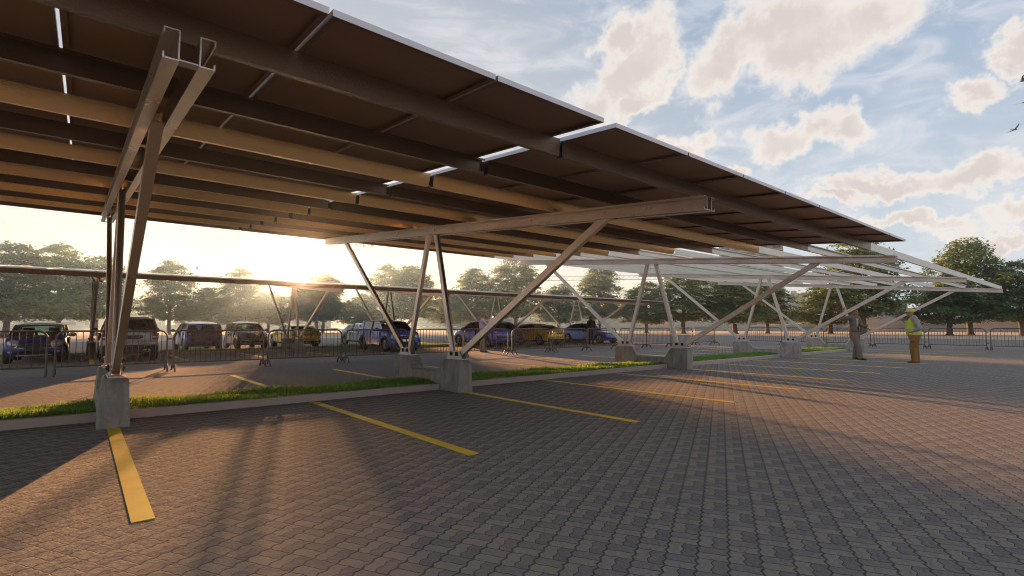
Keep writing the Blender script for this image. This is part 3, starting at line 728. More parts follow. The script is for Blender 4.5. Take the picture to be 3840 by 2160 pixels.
for fi, fl in enumerate(BIRDS):
    for i, p in enumerate(fl):
        if fi == 0: p = tuple(q * 1.0 for q in p)
        k = nb % 3; nb += 1
        if k in usedb: o = copy_tree(bp[k])
        else: usedb.add(k); o = bp[k]
        o.location = p; o.rotation_euler = (R(random.uniform(-15, 15)), R(random.uniform(-35, 35)), R(random.uniform(0, 360))); s = (.42, 1.1, .9, .7)[fi]; o.scale = (s, s, s)
        lab = (['lowest of the three birds at the right edge of the sky', 'middle bird at the right edge of the sky', 'topmost bird at the right edge of the sky'][i] if fi == 0 else
               ['', 'small dark bird of the flock flying right of the sun', 'small grey bird of the scattered flock over the left-hand trees', 'tiny pale bird flying before the dark tower'][fi])
        tag(o, lab, 'bird', ['birds at the right edge', 'flock right of the sun', 'flock over the left-hand trees', 'pale birds before the dark tower'][fi])
# ------------------------------------------------------------------ cars
def paint(name, col, rough=.28, metal=.35):
    m, nt, out = new_mat(name); t = NT(nt); co = t.n('ShaderNodeTexCoord').outputs['Object']
    n1 = t.noise(co, 2.2, 5, .6); n2 = t.noise(co, 45, 3, .7)
    c = t.mix(t.ss(n1, .4, .75, 0, .35), col, tuple(.6 * x + .05 for x in col))
    c = t.mix(t.ss(n2, .6, .75, 0, .18), c, (.22, .19, .16))
    r = t.ss(n1, .3, .7, rough - .06, rough + .14)
    t.link(t.bsdf(c, r, metal, None, **{'Coat Weight': .6, 'Coat Roughness': .09}), out.inputs[0]); return m
M['p_navy'] = paint('navy_car_paint', (.025, .05, .22)); M['p_blue'] = paint('blue_car_paint', (.05, .13, .58)); M['p_violet'] = paint('violet_blue_car_paint', (.11, .12, .48))
M['p_grey'] = paint('dark_grey_car_paint', (.13, .13, .17)); M['p_suv'] = paint('grey_brown_car_paint', (.26, .24, .23)); M['p_yel'] = paint('yellow_car_paint', (.82, .56, .03)); M['p_white'] = paint('pale_roof_paint', (.62, .62, .64)); M['p_pale'] = paint('pale_blue_car_paint', (.30, .36, .48))
M['blackplastic'] = simple('black_plastic', (.018, .018, .019), .6, 0, .2); M['tyre'] = simple('tyre_rubber', (.020, .019, .018), .85, 0, .25, 14, .2, 80)
M['chrome'] = simple('bright_metal', (.62, .61, .60), .22, .95, .08); M['rim'] = simple('alloy_rim', (.42, .41, .40), .3, .9, .12)
M['redlamp'] = simple('red_lamp_glass', (.42, .02, .018), .15, 0, .1, 5, **{'Coat Weight': .8}); M['whitelamp'] = simple('clear_lamp_glass', (.55, .56, .58), .1, .3, .15, 30, **{'Coat Weight': 1.}); M['amber'] = simple('amber_lamp', (.65, .26, .02), .2)
M['seat'] = simple('seat_fabric', (.035, .033, .032), .9); M['interior'] = simple('car_interior', (.03, .029, .028), .85)
M['plate_black'] = simple('number_plate', (.03, .03, .032), .5)
m, nt, out = new_mat('car_glass'); t = NT(nt)
tr = t.n('ShaderNodeBsdfTransparent'); tr.inputs[0].default_value = (.52, .70, .66, 1); gs = t.n('ShaderNodeBsdfGlossy'); gs.inputs['Color'].default_value = (.85, .9, .92, 1); gs.inputs['Roughness'].default_value = .06
fr = t.n('ShaderNodeFresnel'); fr.inputs['IOR'].default_value = 1.55; mx = t.n('ShaderNodeMixShader'); t.link(t.m('ADD', fr.outputs[0], .05), mx.inputs[0]); t.link(tr.outputs[0], mx.inputs[1]); t.link(gs.outputs[0], mx.inputs[2]); t.link(mx.outputs[0], out.inputs[0]); M['glass'] = m

def ip(x, xs, ys): return float(np.interp(x, xs, ys))

class Car:
    """front looks along +y; built in metres round the middle of the wheelbase"""
    def __init__(s, K):
        s.K = K; s.t = empty('parked_car'); s.w = K['width'] / 2; s.front = K['low'][0]; s.build()
    def W(s, y, z):
        K = s.K; ymid = (K['yf'] + K['yr']) / 2; L2 = (K['yf'] - K['yr']) / 2; u = abs((y - ymid) / L2)
        p = 1 - K.get('taper', .10) * u ** 4
        k = 1 - .06 * max(0, (.45 - z) / .45) - .05 * max(0, (z - .72) / .3)
        return s.w * p * k
    def roundy(s, y, sx):
        K = s.K; ymid = (K['yf'] + K['yr']) / 2; L2 = (K['yf'] - K['yr']) / 2; u = (y - ymid) / L2
        return y - math.copysign(1, u) * K.get('nose', .2) * abs(u) ** 5 * abs(sx) ** 2.4
    def low_outline(s):
        """closed outline (y,z): upper line front->rear, then underside with wheel arches rear->front"""
        K = s.K; pts = list(K['low']); sill = K['sill']; ra = K['wr'] * 1.17
        under = []
        for yc in (K['ya_r'], K['ya_f']):
            arch = []
            for k in range(11):
                a = math.pi - math.pi * k / 10
                arch.append((yc + ra * math.cos(a), max(sill, K['wr'] + ra * math.sin(a) - .02)))
            under += arch
        return pts + [(K['yr'] + .12, sill + .04)] + under + [(K['yf'] - .14, sill + .02)]
    def surf_front(s, x, z):
        """y of the nose at height z"""
        K = s.K; pts = [p for p in K['low'] if p[0] > K['yf'] - .55]; pts = sorted(pts, key=lambda p: p[1])
        y = ip(z, [p[1] for p in pts], [p[0] for p in pts]); return s.roundy(y, x / s.W(y, z))
    def surf_rear(s, x, z):
        K = s.K; pts = [p for p in K['low'] if p[0] < K['yr'] + .45]; pts = sorted(pts, key=lambda p: p[1])
        y = ip(z, [p[1] for p in pts], [p[0] for p in pts]); return s.roundy(y, x / s.W(y, z))
    def patch(s, name, mat, end, poly, lift=.012, dome=0., parent=None):
        """flat-ish badge of polygon (x,z) lying on nose (end=1) or tail (-1)"""
        f = s.surf_front if end > 0 else s.surf_rear; n = len(poly)
        cx = sum(p[0] for p in poly) / n; cz = sum(p[1] for p in poly) / n; b = MB(); rs = []
        for k, (sc, l) in enumerate(((1.0, -.03), (1., lift), (.86, lift + dome * .6), (.5, lift + dome))):
            rs.append([(cx + (x - cx) * sc, f(cx + (x - cx) * sc, cz + (z - cz) * sc) + end * l, cz + (z - cz) * sc) for x, z in poly])
        return b.rings(rs).build(name, mat, parent or s.t, smooth=50)
    def ell(s, cx, cz, rx, rz, n=20): return [(cx + rx * math.cos(2 * math.pi * k / n), cz + rz * math.sin(2 * math.pi * k / n)) for k in range(n)]
    def rrect(s, x0, x1, z0, z1, n=6):
        r = min(x1 - x0, z1 - z0) * .3; o = []
        for cx, cz, a0 in ((x1 - r, z1 - r, 0), (x0 + r, z1 - r, 90), (x0 + r, z0 + r, 180), (x1 - r, z0 + r, 270)):
            for k in range(4): a = R(a0 + 30 * k); o.append((cx + r * math.cos(a), cz + r * math.sin(a)))
        # densify long runs so it follows the curved nose
        d = []
        for i in range(len(o)):
            p, q = o[i], o[(i + 1) % len(o)]; m_ = max(1, int(math.hypot(q[0] - p[0], q[1] - p[1]) / .12))
            d += [(p[0] + (q[0] - p[0]) * k / m_, p[1] + (q[1] - p[1]) * k / m_) for k in range(m_)]
        return d
    def build(s):
        K = s.K; t = s.t
        # lower body
        ol = s.low_outline(); n = len(ol); nrm = []
        area = sum(ol[i][0] * ol[(i + 1) % n][1] - ol[(i + 1) % n][0] * ol[i][1] for i in range(n))
        for i in range(n):
            a, c = ol[i - 1], ol[(i + 1) % n]; e = (c[0] - a[0], c[1] - a[1]); l = math.hypot(*e) or 1
            q = (e[1] / l, -e[0] / l) if area > 0 else (-e[1] / l, e[0] / l); nrm.append(q)
        rs = []
        nup = len(K['low'])
        for sx, ins in ((-1, .075), (-.975, .035), (-.92, .01), (-.7, 0), (-.35, 0), (0, 0), (.35, 0), (.7, 0), (.92, .01), (.975, .035), (1, .075)):
            ring = []
            for i, (y, z) in enumerate(ol):
                k = 1. if i < nup else .25
                yy, zz = y - nrm[i][0] * ins * k, z - nrm[i][1] * ins * k
                w_ = s.W(y, z); ring.append((sx * w_, s.roundy(yy, sx), zz))
            rs.append(ring)
        s.body = MB().rings(rs).build('body', K['paint'], t, smooth=38)
        # underbody and wheel wells
        MB().box(-s.w * .86, s.w * .86, K['yr'] + .2, K['yf'] - .25, K['sill'] + .02, .46).build('underbody', M['blackplastic'], t)
        # greenhouse
        zb0, zr = K['belt'], K['roofz']; tum = K.get('tum', .2); wb = K.get('wb', .93) * s.w
        def G(z): return wb * (1 - tum * max(0., (z - zb0)) / (zr - zb0))
        roof = K['roof']                       # front -> rear (y,z)
        ra = []
        for sx, dz in ((-1, -.055), (-.93, -.02), (-.75, 0), (-.4, .012), (0, .018), (.4, .012), (.75, 0), (.93, -.02), (1, -.055)):
            ra.append([(sx * (G(z) + .005), y, z + dz) for y, z in roof] + [(sx * (G(z) - .01), y, z + dz - .045) for y, z in reversed(roof)])
        MB().rings(ra).build('roof', K.get('roofpaint', K['paint']), t, smooth=50)
        for sgn in (-1, 1):
            for (nm, poly, pm) in K['pillars']:
                b = MB(); b.rings([[(sgn * (G(z) - dx), y, z) for y, z in poly] for dx in (0, .06)]); b.build(nm, pm or K['paint'], t, smooth=40)
            sw = MB(); sw.rings([[(sgn * (G(z) - dx), y, z) for y, z in K['sideglass']] for dx in (.022, .028)]); sw.build('side_window', M['glass'], t)
        def screen(name, y0, z0, y1, z1):      # from the body up to the roof edge
            g = []; N = 9
            for j in range(N):
                sx = -1 + 2 * j / (N - 1); bow = .05 * (1 - sx * sx) * (1 if y0 > 0 else -1)
                g.append([(sx * (G(z0) - .05), y0 + bow, z0), (sx * (G((z0 + z1) / 2) - .05), (y0 + y1) / 2 + bow, (z0 + z1) / 2), (sx * (G(z1) - .05), y1 + bow * .6, z1 - .02)])
            MB().rings(g, False, False).build(name, M['glass'], t, smooth=180)
        screen('windscreen', *K['ws']); screen('rear_window', *K['rw'])
        # seats, dashboard
        for x in (-.36, .36):
            b = MB()
            for yy in K.get('seats', (.05, -.85)):
                h = min(zr - .22, zb0 + .16); b.rings([[(x + a, yy + c - .0, z) for a, c in ((-.22, -.07), (.22, -.07), (.22, .07), (-.22, .07))] for z in (.45, h - .12, h)])
                b.rings([[(x + a, yy + c - .04, z) for a, c in ((-.13, -.05), (.13, -.05), (.13, .05), (-.13, .05))] for z in (h + .015, h + .12, h + .15)])
            b.build('seat', M['seat'], t)
        b = MB().box(-wb * .92, wb * .92, K['ws'][0] - .75, K['ws'][0] - .35, zb0 - .2, zb0 + .0); b.build('dashboard', M['interior'], t)
        # wheels
        wr = K['wr']; tw = K.get('tw', .21)
        for yc in (K['ya_f'], K['ya_r']):
            for sgn in (-1, 1):
                xo = sgn * (s.w * .955); xi = xo - sgn * tw
                prof = [(xi, wr * .62), (xi, wr * .93), (xi + sgn * .03, wr), (xo - sgn * .03, wr), (xo, wr * .93), (xo - sgn * .005, wr * .70), (xo - sgn * .03, wr * .66)]
                rg = [[(x, yc + r * math.cos(a), wr + r * math.sin(a)) for x, r in prof] for a in [2 * math.pi * k / 28 for k in range(28)]]
                b = MB(); m_ = len(prof); vs = [p for r in rg for p in r]
                b.add(vs, [(i * m_ + j, i * m_ + j + 1, ((i + 1) % 28) * m_ + j + 1, ((i + 1) % 28) * m_ + j) for i in range(28) for j in range(m_ - 1)])
                wh = b.build('wheel', M['tyre'], t, smooth=50)
                r_ = MB(); xr = xo - sgn * .045
                r_.rings([[(xr + sgn * dx, yc + rr * math.cos(a), wr + rr * math.sin(a)) for a in [2 * math.pi * k / 24 for k in range(24)]] for dx, rr in ((.03, wr * .68), (.035, wr * .62), (0., wr * .60), (-.02, wr * .58))], True, False)
                for k in range(5):
                    a = 2 * math.pi * k / 5 + .3
                    for da in (-.17, .17):
                        c0 = (xr + sgn * .02, yc + .05 * math.cos(a), wr + .05 * math.sin(a)); c1 = (xr + sgn * .022, yc + wr * .62 * math.cos(a + da), wr + wr * .62 * math.sin(a + da))
                        r_.tube([c0, c1], [.035, .022], 5)
                r_.tube([(xr - sgn * .02, yc, wr), (xr + sgn * .035, yc, wr)], .055, 10)
                r_.build('rim', M['rim'], wh, smooth=40)
                dk_ = MB(); dk_.tube([(xr - sgn * .05, yc, wr), (xr - sgn * .04, yc, wr)], wr * .61, 20); dk_.build('brake_disc', M['blackplastic'], wh)
                if K.get('archtrim'):
                    q = MB(); ro = wr * 1.15; rs_ = []
                    for k in range(13):
                        a = math.pi * k / 12; rs_.append([(sgn * (s.W(yc, .6) + dx), yc + r1 * math.cos(a), wr - .02 + r1 * math.sin(a)) for dx, r1 in ((-.03, ro), (.012, ro), (.012, ro + .075), (-.03, ro + .085))])
                    q.rings(rs_); q.build('arch_trim', M['blackplastic'], t)
        # mirrors, handles
        ym, zm = K['mirror']
        for sgn in (-1, 1):
            b = MB().ball((sgn * (s.w + .10), ym, zm), (.115, .06, .078), 12, 8); b.tube([(sgn * (s.w - .10), ym + .02, zm - .07), (sgn * (s.w + .06), ym, zm - .03)], .03, 6)
            b.build('wing_mirror', K.get('mirrormat', K['paint']), t, smooth=60)
            for yh in K['handles']:
                xh = s.W(yh, .8); b = MB(); x0, x1 = sorted((sgn * (xh - .02), sgn * (xh + .03))); b.box(x0, x1, yh - .09, yh + .09, K['belt'] - .14, K['belt'] - .10); b.build('door_handle', M['chrome'] if K.get('chromehandle') else K['paint'], t)
            # door shut lines
            b = MB()
            for yh in K['seams']:
                xh = s.W(yh, .6); x0, x1 = sorted((sgn * (xh - .06), sgn * (xh + .0015))); b.box(x0, x1, yh - .006, yh + .006, K['sill'] + .1, K['belt'] - .05)
            b.build('door_seam', M['blackplastic'], t)
        for f in K['extra']: f(s)

def hatch(paint_, roofp=None, **kw):
    """small round-lamped hatchback"""
    K = dict(width=1.68, yf=1.72, yr=-1.72, sill=.20, wr=.30, ya_f=1.17, ya_r=-1.20, paint=paint_, roofpaint=roofp or paint_, belt=.93, roofz=1.41, tum=.17, taper=.08, nose=.24,
             low=[(1.66, .30), (1.72, .42), (1.71, .60), (1.60, .78), (1.42, .885), (.80, .965), (.4, .96), (-1.2, .95), (-1.60, .94), (-1.70, .75), (-1.72, .45), (-1.66, .30)],
             roof=[(.30, 1.345), (.05, 1.40), (-.5, 1.425), (-1.1, 1.39), (-1.42, 1.32)],
             pillars=[('front_pillar', [(.86, .92), (.78, .92), (.22, 1.33), (.34, 1.33)], None), ('door_pillar', [(-.36, .92), (-.46, .92), (-.42, 1.36), (-.34, 1.36)], M['blackplastic']), ('rear_pillar', [(-1.2, .92), (-1.66, .92), (-1.46, 1.32), (-1.28, 1.36)], None)],
             sideglass=[(.80, .93), (-1.25, .93), (-1.30, 1.35), (.26, 1.35)], ws=(.84, .945, .27, 1.36), rw=(-1.63, .95, -1.43, 1.33), mirror=(.52, .99), handles=(-.18,), seams=(.62, -.42), chromehandle=True, seats=(.0, -.8))
    K.update(kw); return K
BLK = lambda: M['blackplastic']
def mini_front(s):
    for sg in (-1, 1):
        s.patch('headlight', M['whitelamp'], 1, s.ell(sg * .56, .71, .155, .125), .01, .05)
        s.patch('indicator', M['amber'], 1, s.ell(sg * .565, .64, .06, .035), .06, .012)
        s.patch('fog_lamp', M['whitelamp'], 1, s.ell(sg * .62, .40, .06, .035), .012, .012)
    g = [(-.48, .56), (-.42, .63), (-.25, .665), (0, .672), (.25, .665), (.42, .63), (.48, .56), (.25, .545), (0, .54), (-.25, .545)]
    s.patch('grille_surround', M['chrome'], 1, [(x * 1.06, .605 + (z - .605) * 1.22) for x, z in g], .008); s.patch('grille', BLK(), 1, g, .016)
    s.patch('lower_intake', BLK(), 1, s.rrect(-.45, .45, .30, .42), .012); s.patch('number_plate', M['plate_black'], 1, s.rrect(-.26, .26, .44, .54), .02)
    s.patch('bumper_trim', M['chrome'], 1, s.rrect(-.46, .46, .285, .30), .016)
    for sg in (-1, 1): s.patch('tail_light', M['redlamp'], -1, s.ell(sg * .62, .74, .07, .13), .012, .02)
def country_front(s):
    for sg in (-1, 1):
        s.patch('headlight', M['whitelamp'], 1, s.rrect(sg * .62 - .13, sg * .62 + .13, .64, .86), .012, .04)
        s.patch('fog_lamp', M['whitelamp'], 1, s.ell(sg * .66, .47, .06, .05), .012, .012)
    s.patch('grille', BLK(), 1, s.rrect(-.40, .40, .62, .78), .014); s.patch('grille_surround', M['chrome'], 1, s.rrect(-.42, .42, .775, .80), .018)
    s.patch('lower_intake', BLK(), 1, s.rrect(-.5, .5, .32, .46), .014); s.patch('number_plate', M['chrome'], 1, s.rrect(-.24, .24, .50, .60), .02)
    b = MB().box(-s.w * .9, s.w * .9, s.K['yf'] - .32, s.K['yf'] - .10, .2, .31); b.build('lower_bumper', BLK(), s.t)
    b = MB()
    for sg in (-1, 1): s_ = MB(); x0, x1 = sorted((sg * s.w * .93, sg * s.w * 1.005)); s_.box(x0, x1, -.85, .78, .2, .32); s_.build('sill_trim', BLK(), s.t)
def hatch_rear(s):
    for sg in (-1, 1):
        s.patch('tail_light', M['redlamp'], -1, [(sg * .80, .93), (sg * .62, .95), (sg * .50, .74), (sg * .76, .77)] if sg > 0 else [(-.80, .93), (-.76, .77), (-.50, .74), (-.62, .95)], .012, .02)
        s.patch('reversing_lamp', M['whitelamp'], -1, s.ell(sg * .67, .85, .055, .045), .035, .008)
    s.patch('rear_bumper', BLK(), -1, s.rrect(-.66, .66, .52, .64), .012); s.patch('number_plate', M['plate_black'], -1, s.rrect(-.26, .26, .53, .63), .022)
    s.patch('lower_bumper', BLK(), -1, s.rrect(-.62, .62, .24, .36), .012)
    for sg in (-1, 1): s.patch('headlight', M['whitelamp'], 1, s.ell(sg * .58, .68, .16, .09), .01, .04)
    s.patch('grille', BLK(), 1, s.rrect(-.4, .4, .35, .5), .012)
    for sg in (-1, 1):
        b = MB(); x0, x1 = sorted((sg * s.w * .955, sg * s.w * 1.0)); b.box(x0, x1, -.72, .66, .50, .535); b.build('side_moulding', M['chrome'], s.t)
def suv_rear(s):
    for sg in (-1, 1):
        b = MB(); pts = [(.735, .70, -2.05), (.83, .70, -2.0), (.80, 1.08, -1.99), (.665, 1.08, -2.03), ]
        s.patch('tail_light', M['redlamp'], -1, s.rrect(sg * .74 - .10, sg * .74 + .10, .80, 1.0), .012, .02)
        s.patch('reversing_lamp', M['whitelamp'], -1, s.rrect(sg * .735 - .085, sg * .735 + .085, .885, .93), .034, .006)
        up = MB(); z0, z1 = 1.0, 1.60
        up.rings([[(sg * (.80 - dx - k * .17), -1.93 + k * .25 + dy, z0 + k * (z1 - z0)) for dx, dy in ((0, .03), (-.012, -.03), (.12, -.05), (.13, 0))] for k in (0, .5, 1)]); up.build('upper_tail_light', M['redlamp'], s.t, smooth=40)
    s.patch('lower_bumper', BLK(), -1, s.rrect(-.84, .84, .28, .62), .014); s.patch('tailgate_trim', BLK(), -1, s.rrect(-.36, .36, .86, .97), .014); s.patch('number_plate', M['plate_black'], -1, s.rrect(-.27, .27, .83, .93), .022)
    s.patch('bumper_crease', M['chrome'], -1, s.rrect(-.78, .78, .715, .722), .008)
    for sg in (-1, 1): s.patch('exhaust_trim', M['chrome'], -1, s.ell(sg * .50, .40, .12, .06), .024, .02); s.patch('exhaust', BLK(), -1, s.ell(sg * .50, .41, .05, .04), .05, .004)
    for sg in (-1, 1): s.patch('headlight', M['whitelamp'], 1, s.rrect(sg * .66 - .15, sg * .66 + .15, .78, .92), .01, .03)
    b = MB()
    b.box(-.5, .5, -2.03, -1.78, 1.62, 1.655); b.build('roof_spoiler', s.K['paint'], s.t)
def small_front(s):
    for sg in (-1, 1):
        s.patch('headlight', M['whitelamp'], 1, s.ell(sg * .58, .73, .12, .115), .012, .05); s.patch('fog_lamp', M['whitelamp'], 1, s.ell(sg * .58, .55, .06, .045), .012, .02)
    s.patch('number_plate', M['plate_black'], 1, s.rrect(-.27, .27, .46, .57), .03); s.patch('lower_intake', BLK(), 1, s.rrect(-.56, .56, .36, .45), .014); s.patch('chrome_strip', M['chrome'], 1, s.rrect(-.60, .60, .455, .475), .018)
    s.patch('upper_slot', BLK(), 1, s.rrect(-.34, .34, .60, .64), .012)
    s.patch('bumper_lip', M['chrome'], 1, s.rrect(-.62, .62, .325, .345), .016)
def coupe_rear(s):
    for sg in (-1, 1):
        s.patch('tail_light', M['redlamp'], -1, s.rrect(sg * .70 - .145, sg * .70 + .145, .68, .86), .012, .02)
        s.patch('reversing_lamp', M['whitelamp'], -1, s.ell(sg * .66, .76, .05, .045), .036, .006); s.patch('exhaust', M['chrome'], -1, s.ell(sg * .52, .31, .05, .045), .05, .01)
    s.patch('plate_recess', s.K['paint'], -1, s.rrect(-.36, .36, .66, .83), .006); s.patch('number_plate', M['plate_black'], -1, s.rrect(-.27, .27, .69, .79), .022); s.patch('lower_bumper', BLK(), -1, s.rrect(-.72, .72, .24, .40), .014)
    b = MB().box(-.62, .62, s.K['yr'] + .06, s.K['yr'] + .30, .965, .995); b.build('boot_spoiler', s.K['paint'], s.t)
def sedan_front(s):
    for sg in (-1, 1):
        s.patch('headlight', M['whitelamp'], 1, [(sg * .46, .66), (sg * .84, .72), (sg * .84, .63), (sg * .48, .56)] if sg < 0 else [(.46, .66), (.48, .56), (.84, .63), (.84, .72)], .016, .02)
        s.patch('grille', BLK(), 1, s.rrect(sg * .17 - .14, sg * .17 + .14, .56, .67), .016); s.patch('side_intake', BLK(), 1, s.rrect(sg * .64 - .13, sg * .64 + .13, .30, .40), .014)
    s.patch('lower_intake', BLK(), 1, s.rrect(-.44, .44, .28, .40), .014); s.patch('number_plate', M['plate_black'], 1, s.rrect(-.26, .26, .43, .53), .02)
    for sg in (-1, 1): s.patch('tail_light', M['redlamp'], -1, s.rrect(sg * .70 - .14, sg * .70 + .14, .74, .86), .012, .02)

K_mini = lambda: hatch(M['p_navy'], M['p_white'], mirrormat=M['p_suv'], extra=[mini_front])
K_country = lambda: hatch(M['p_blue'], M['p_white'], width=1.79, yf=1.98, yr=-1.95, wr=.34, ya_f=1.30, ya_r=-1.30, sill=.24, belt=1.04, roofz=1.56, archtrim=True, taper=.07, mirrormat=M['blackplastic'],
    low=[(1.90, .34), (1.98, .46), (1.97, .70), (1.88, .88), (1.68, .985), (1.0, 1.06), (.5, 1.06), (-1.3, 1.05), (-1.80, 1.04), (-1.93, .8), (-1.95, .5), (-1.88, .34)],
    roof=[(.42, 1.49), (.15, 1.545), (-.5, 1.565), (-1.25, 1.54), (-1.62, 1.47)],
    pillars=[('front_pillar', [(1.05, 1.02), (.96, 1.02), (.34, 1.48), (.46, 1.48)], None), ('door_pillar', [(-.30, 1.02), (-.40, 1.02), (-.36, 1.51), (-.28, 1.51)], M['blackplastic']), ('rear_pillar', [(-1.38, 1.02), (-1.88, 1.02), (-1.66, 1.46), (-1.46, 1.50)], None)],
    sideglass=[(.98, 1.03), (-1.4, 1.03), (-1.5, 1.5), (.38, 1.5)], ws=(1.03, 1.045, .40, 1.51), rw=(-1.86, 1.05, -1.64, 1.48), mirror=(.70, 1.10), handles=(-.12, -1.15), seams=(.78, -.36, -1.28), seats=(.1, -.8), extra=[country_front])
K_hatch = lambda: hatch(M['p_violet'], None, width=1.78, yf=2.10, yr=-2.05, wr=.315, ya_f=1.32, ya_r=-1.32, belt=.97, roofz=1.46, tum=.2,
    low=[(2.02, .30), (2.10, .42), (2.07, .60), (1.92, .74), (1.6, .84), (1.0, .97), (.5, .98), (-1.2, 1.0), (-1.85, .99), (-1.98, .8), (-2.05, .5), (-1.98, .30)],
    roof=[(.45, 1.38), (.15, 1.45), (-.5, 1.475), (-1.2, 1.43), (-1.62, 1.345)],
    pillars=[('front_pillar', [(1.16, .95), (1.06, .95), (.36, 1.37), (.48, 1.37)], None), ('door_pillar', [(-.28, .95), (-.38, .95), (-.36, 1.42), (-.28, 1.42)], M['blackplastic']), ('rear_pillar', [(-1.30, .95), (-1.92, .95), (-1.66, 1.34), (-1.40, 1.40)], None)],
    sideglass=[(1.08, .96), (-1.34, .96), (-1.44, 1.40), (.40, 1.40)], ws=(1.14, .965, .42, 1.40), rw=(-1.90, 1.0, -1.64, 1.36), mirror=(.74, 1.02), handles=(-.15, -1.15), seams=(.80, -.33, -1.22), seats=(.15, -.8), extra=[hatch_rear])
K_suv = lambda: hatch(M['p_suv'], None, width=1.84, yf=2.22, yr=-2.12, wr=.36, ya_f=1.38, ya_r=-1.30, sill=.26, belt=1.10, roofz=1.68, tum=.2, taper=.06, nose=.18, tw=.25,
    low=[(2.14, .36), (2.22, .5), (2.18, .78), (2.02, .92), (1.7, 1.0), (1.05, 1.10), (.5, 1.11), (-1.2, 1.12), (-1.95, 1.11), (-2.06, .85), (-2.12, .58), (-2.05, .34)],
    roof=[(.45, 1.60), (.15, 1.665), (-.6, 1.70), (-1.4, 1.67), (-1.80, 1.61)],
    pillars=[('front_pillar', [(1.18, 1.08), (1.08, 1.08), (.36, 1.59), (.48, 1.59)], None), ('door_pillar', [(-.25, 1.08), (-.36, 1.08), (-.34, 1.64), (-.26, 1.64)], M['blackplastic']), ('rear_pillar', [(-1.45, 1.08), (-2.0, 1.08), (-1.76, 1.60), (-1.55, 1.64)], None)],
    sideglass=[(1.1, 1.09), (-1.5, 1.09), (-1.56, 1.64), (.40, 1.64)], ws=(1.15, 1.095, .42, 1.62), rw=(-1.985, 1.12, -1.79, 1.61), mirror=(.80, 1.17), handles=(-.12, -1.1), seams=(.85, -.3, -1.25), seats=(.2, -.75), mirrormat=M['blackplastic'], extra=[suv_rear])
K_small = lambda: hatch(M['p_grey'], None, width=1.64, yf=1.76, yr=-1.72, wr=.295, ya_f=1.14, ya_r=-1.14, belt=.96, roofz=1.48, tum=.2, nose=.3, taper=.10, chromehandle=True,
    low=[(1.66, .28), (1.75, .42), (1.74, .58), (1.62, .76), (1.40, .88), (.98, .99), (.5, .98), (-1.1, .97), (-1.58, .95), (-1.69, .75), (-1.72, .45), (-1.64, .28)],
    roof=[(.36, 1.40), (.08, 1.465), (-.4, 1.49), (-.95, 1.45), (-1.32, 1.36)],
    pillars=[('front_pillar', [(1.04, .95), (.94, .95), (.28, 1.39), (.40, 1.39)], None), ('door_pillar', [(-.30, .95), (-.40, .95), (-.38, 1.44), (-.30, 1.44)], M['blackplastic']), ('rear_pillar', [(-1.05, .95), (-1.60, .95), (-1.36, 1.36), (-1.12, 1.42)], None)],
    sideglass=[(.96, .96), (-1.1, .96), (-1.18, 1.42), (.32, 1.42)], ws=(1.02, .98, .33, 1.42), rw=(-1.57, .96, -1.34, 1.37), mirror=(.70, 1.02), handles=(-.16,), seams=(.76, -.36), seats=(.1, -.7), extra=[small_front])
K_coupe = lambda: hatch(M['p_yel'], None, width=1.84, yf=2.36, yr=-2.36, wr=.33, ya_f=1.42, ya_r=-1.38, belt=.90, roofz=1.37, tum=.26, taper=.10, nose=.26, tw=.24,
    low=[(2.26, .26), (2.36, .40), (2.33, .56), (2.15, .70), (1.8, .79), (1.05, .89), (.5, .91), (-1.0, .94), (-1.6, .96), (-2.22, .955), (-2.33, .80), (-2.36, .50), (-2.28, .30)],
    roof=[(.38, 1.28), (.05, 1.35), (-.4, 1.375), (-.85, 1.33), (-1.15, 1.25)],
    pillars=[('front_pillar', [(1.14, .88), (1.04, .88), (.28, 1.27), (.42, 1.27)], None), ('rear_pillar', [(-1.02, .92), (-1.86, .95), (-1.18, 1.25), (-.78, 1.30)], None), ('door_pillar', [(-.36, .9), (-.44, .9), (-.42, 1.32), (-.35, 1.32)], M['blackplastic'])],
    sideglass=[(1.06, .89), (-1.08, .92), (-.85, 1.30), (.33, 1.30)], ws=(1.12, .895, .35, 1.30), rw=(-1.80, .955, -1.12, 1.27), mirror=(.72, .96), handles=(-.2,), seams=(.82, -.42), seats=(.0, -.75), extra=[coupe_rear])
def K_sedan(p): return hatch(p, None, width=1.80, yf=2.32, yr=-2.25, wr=.325, ya_f=1.42, ya_r=-1.38, belt=.91, roofz=1.41, tum=.24, taper=.10, nose=.28, tw=.22,
    low=[(2.22, .26), (2.32, .40), (2.28, .58), (2.10, .72), (1.7, .80), (1.0, .90), (.5, .92), (-1.1, .95), (-1.6, .97), (-2.14, .965), (-2.23, .80), (-2.25, .5), (-2.18, .28)],
    roof=[(.36, 1.32), (.05, 1.39), (-.4, 1.415), (-.9, 1.375), (-1.22, 1.29)],
    pillars=[('front_pillar', [(1.10, .89), (1.0, .89), (.26, 1.31), (.40, 1.31)], None), ('rear_pillar', [(-1.18, .93), (-1.80, .955), (-1.24, 1.29), (-1.0, 1.33)], None), ('door_pillar', [(-.24, .9), (-.33, .9), (-.33, 1.37), (-.25, 1.37)], M['blackplastic'])],
    sideglass=[(1.02, .90), (-1.24, .94), (-1.08, 1.33), (.31, 1.33)], ws=(1.08, .905, .33, 1.34), rw=(-1.74, .96, -1.20, 1.31), mirror=(.68, .97), handles=(-.12, -1.1), seams=(.78, -.29, -1.2), seats=(.05, -.8), extra=[sedan_front])
def place(t, label, x, y, rz, sc, cat='car'):
    t.location = (x, y, 0); t.rotation_euler = (0, 0, R(rz)); t.scale = (sc, sc, sc); tag(t, label, cat, 'cars parked behind the barriers')
S = .9
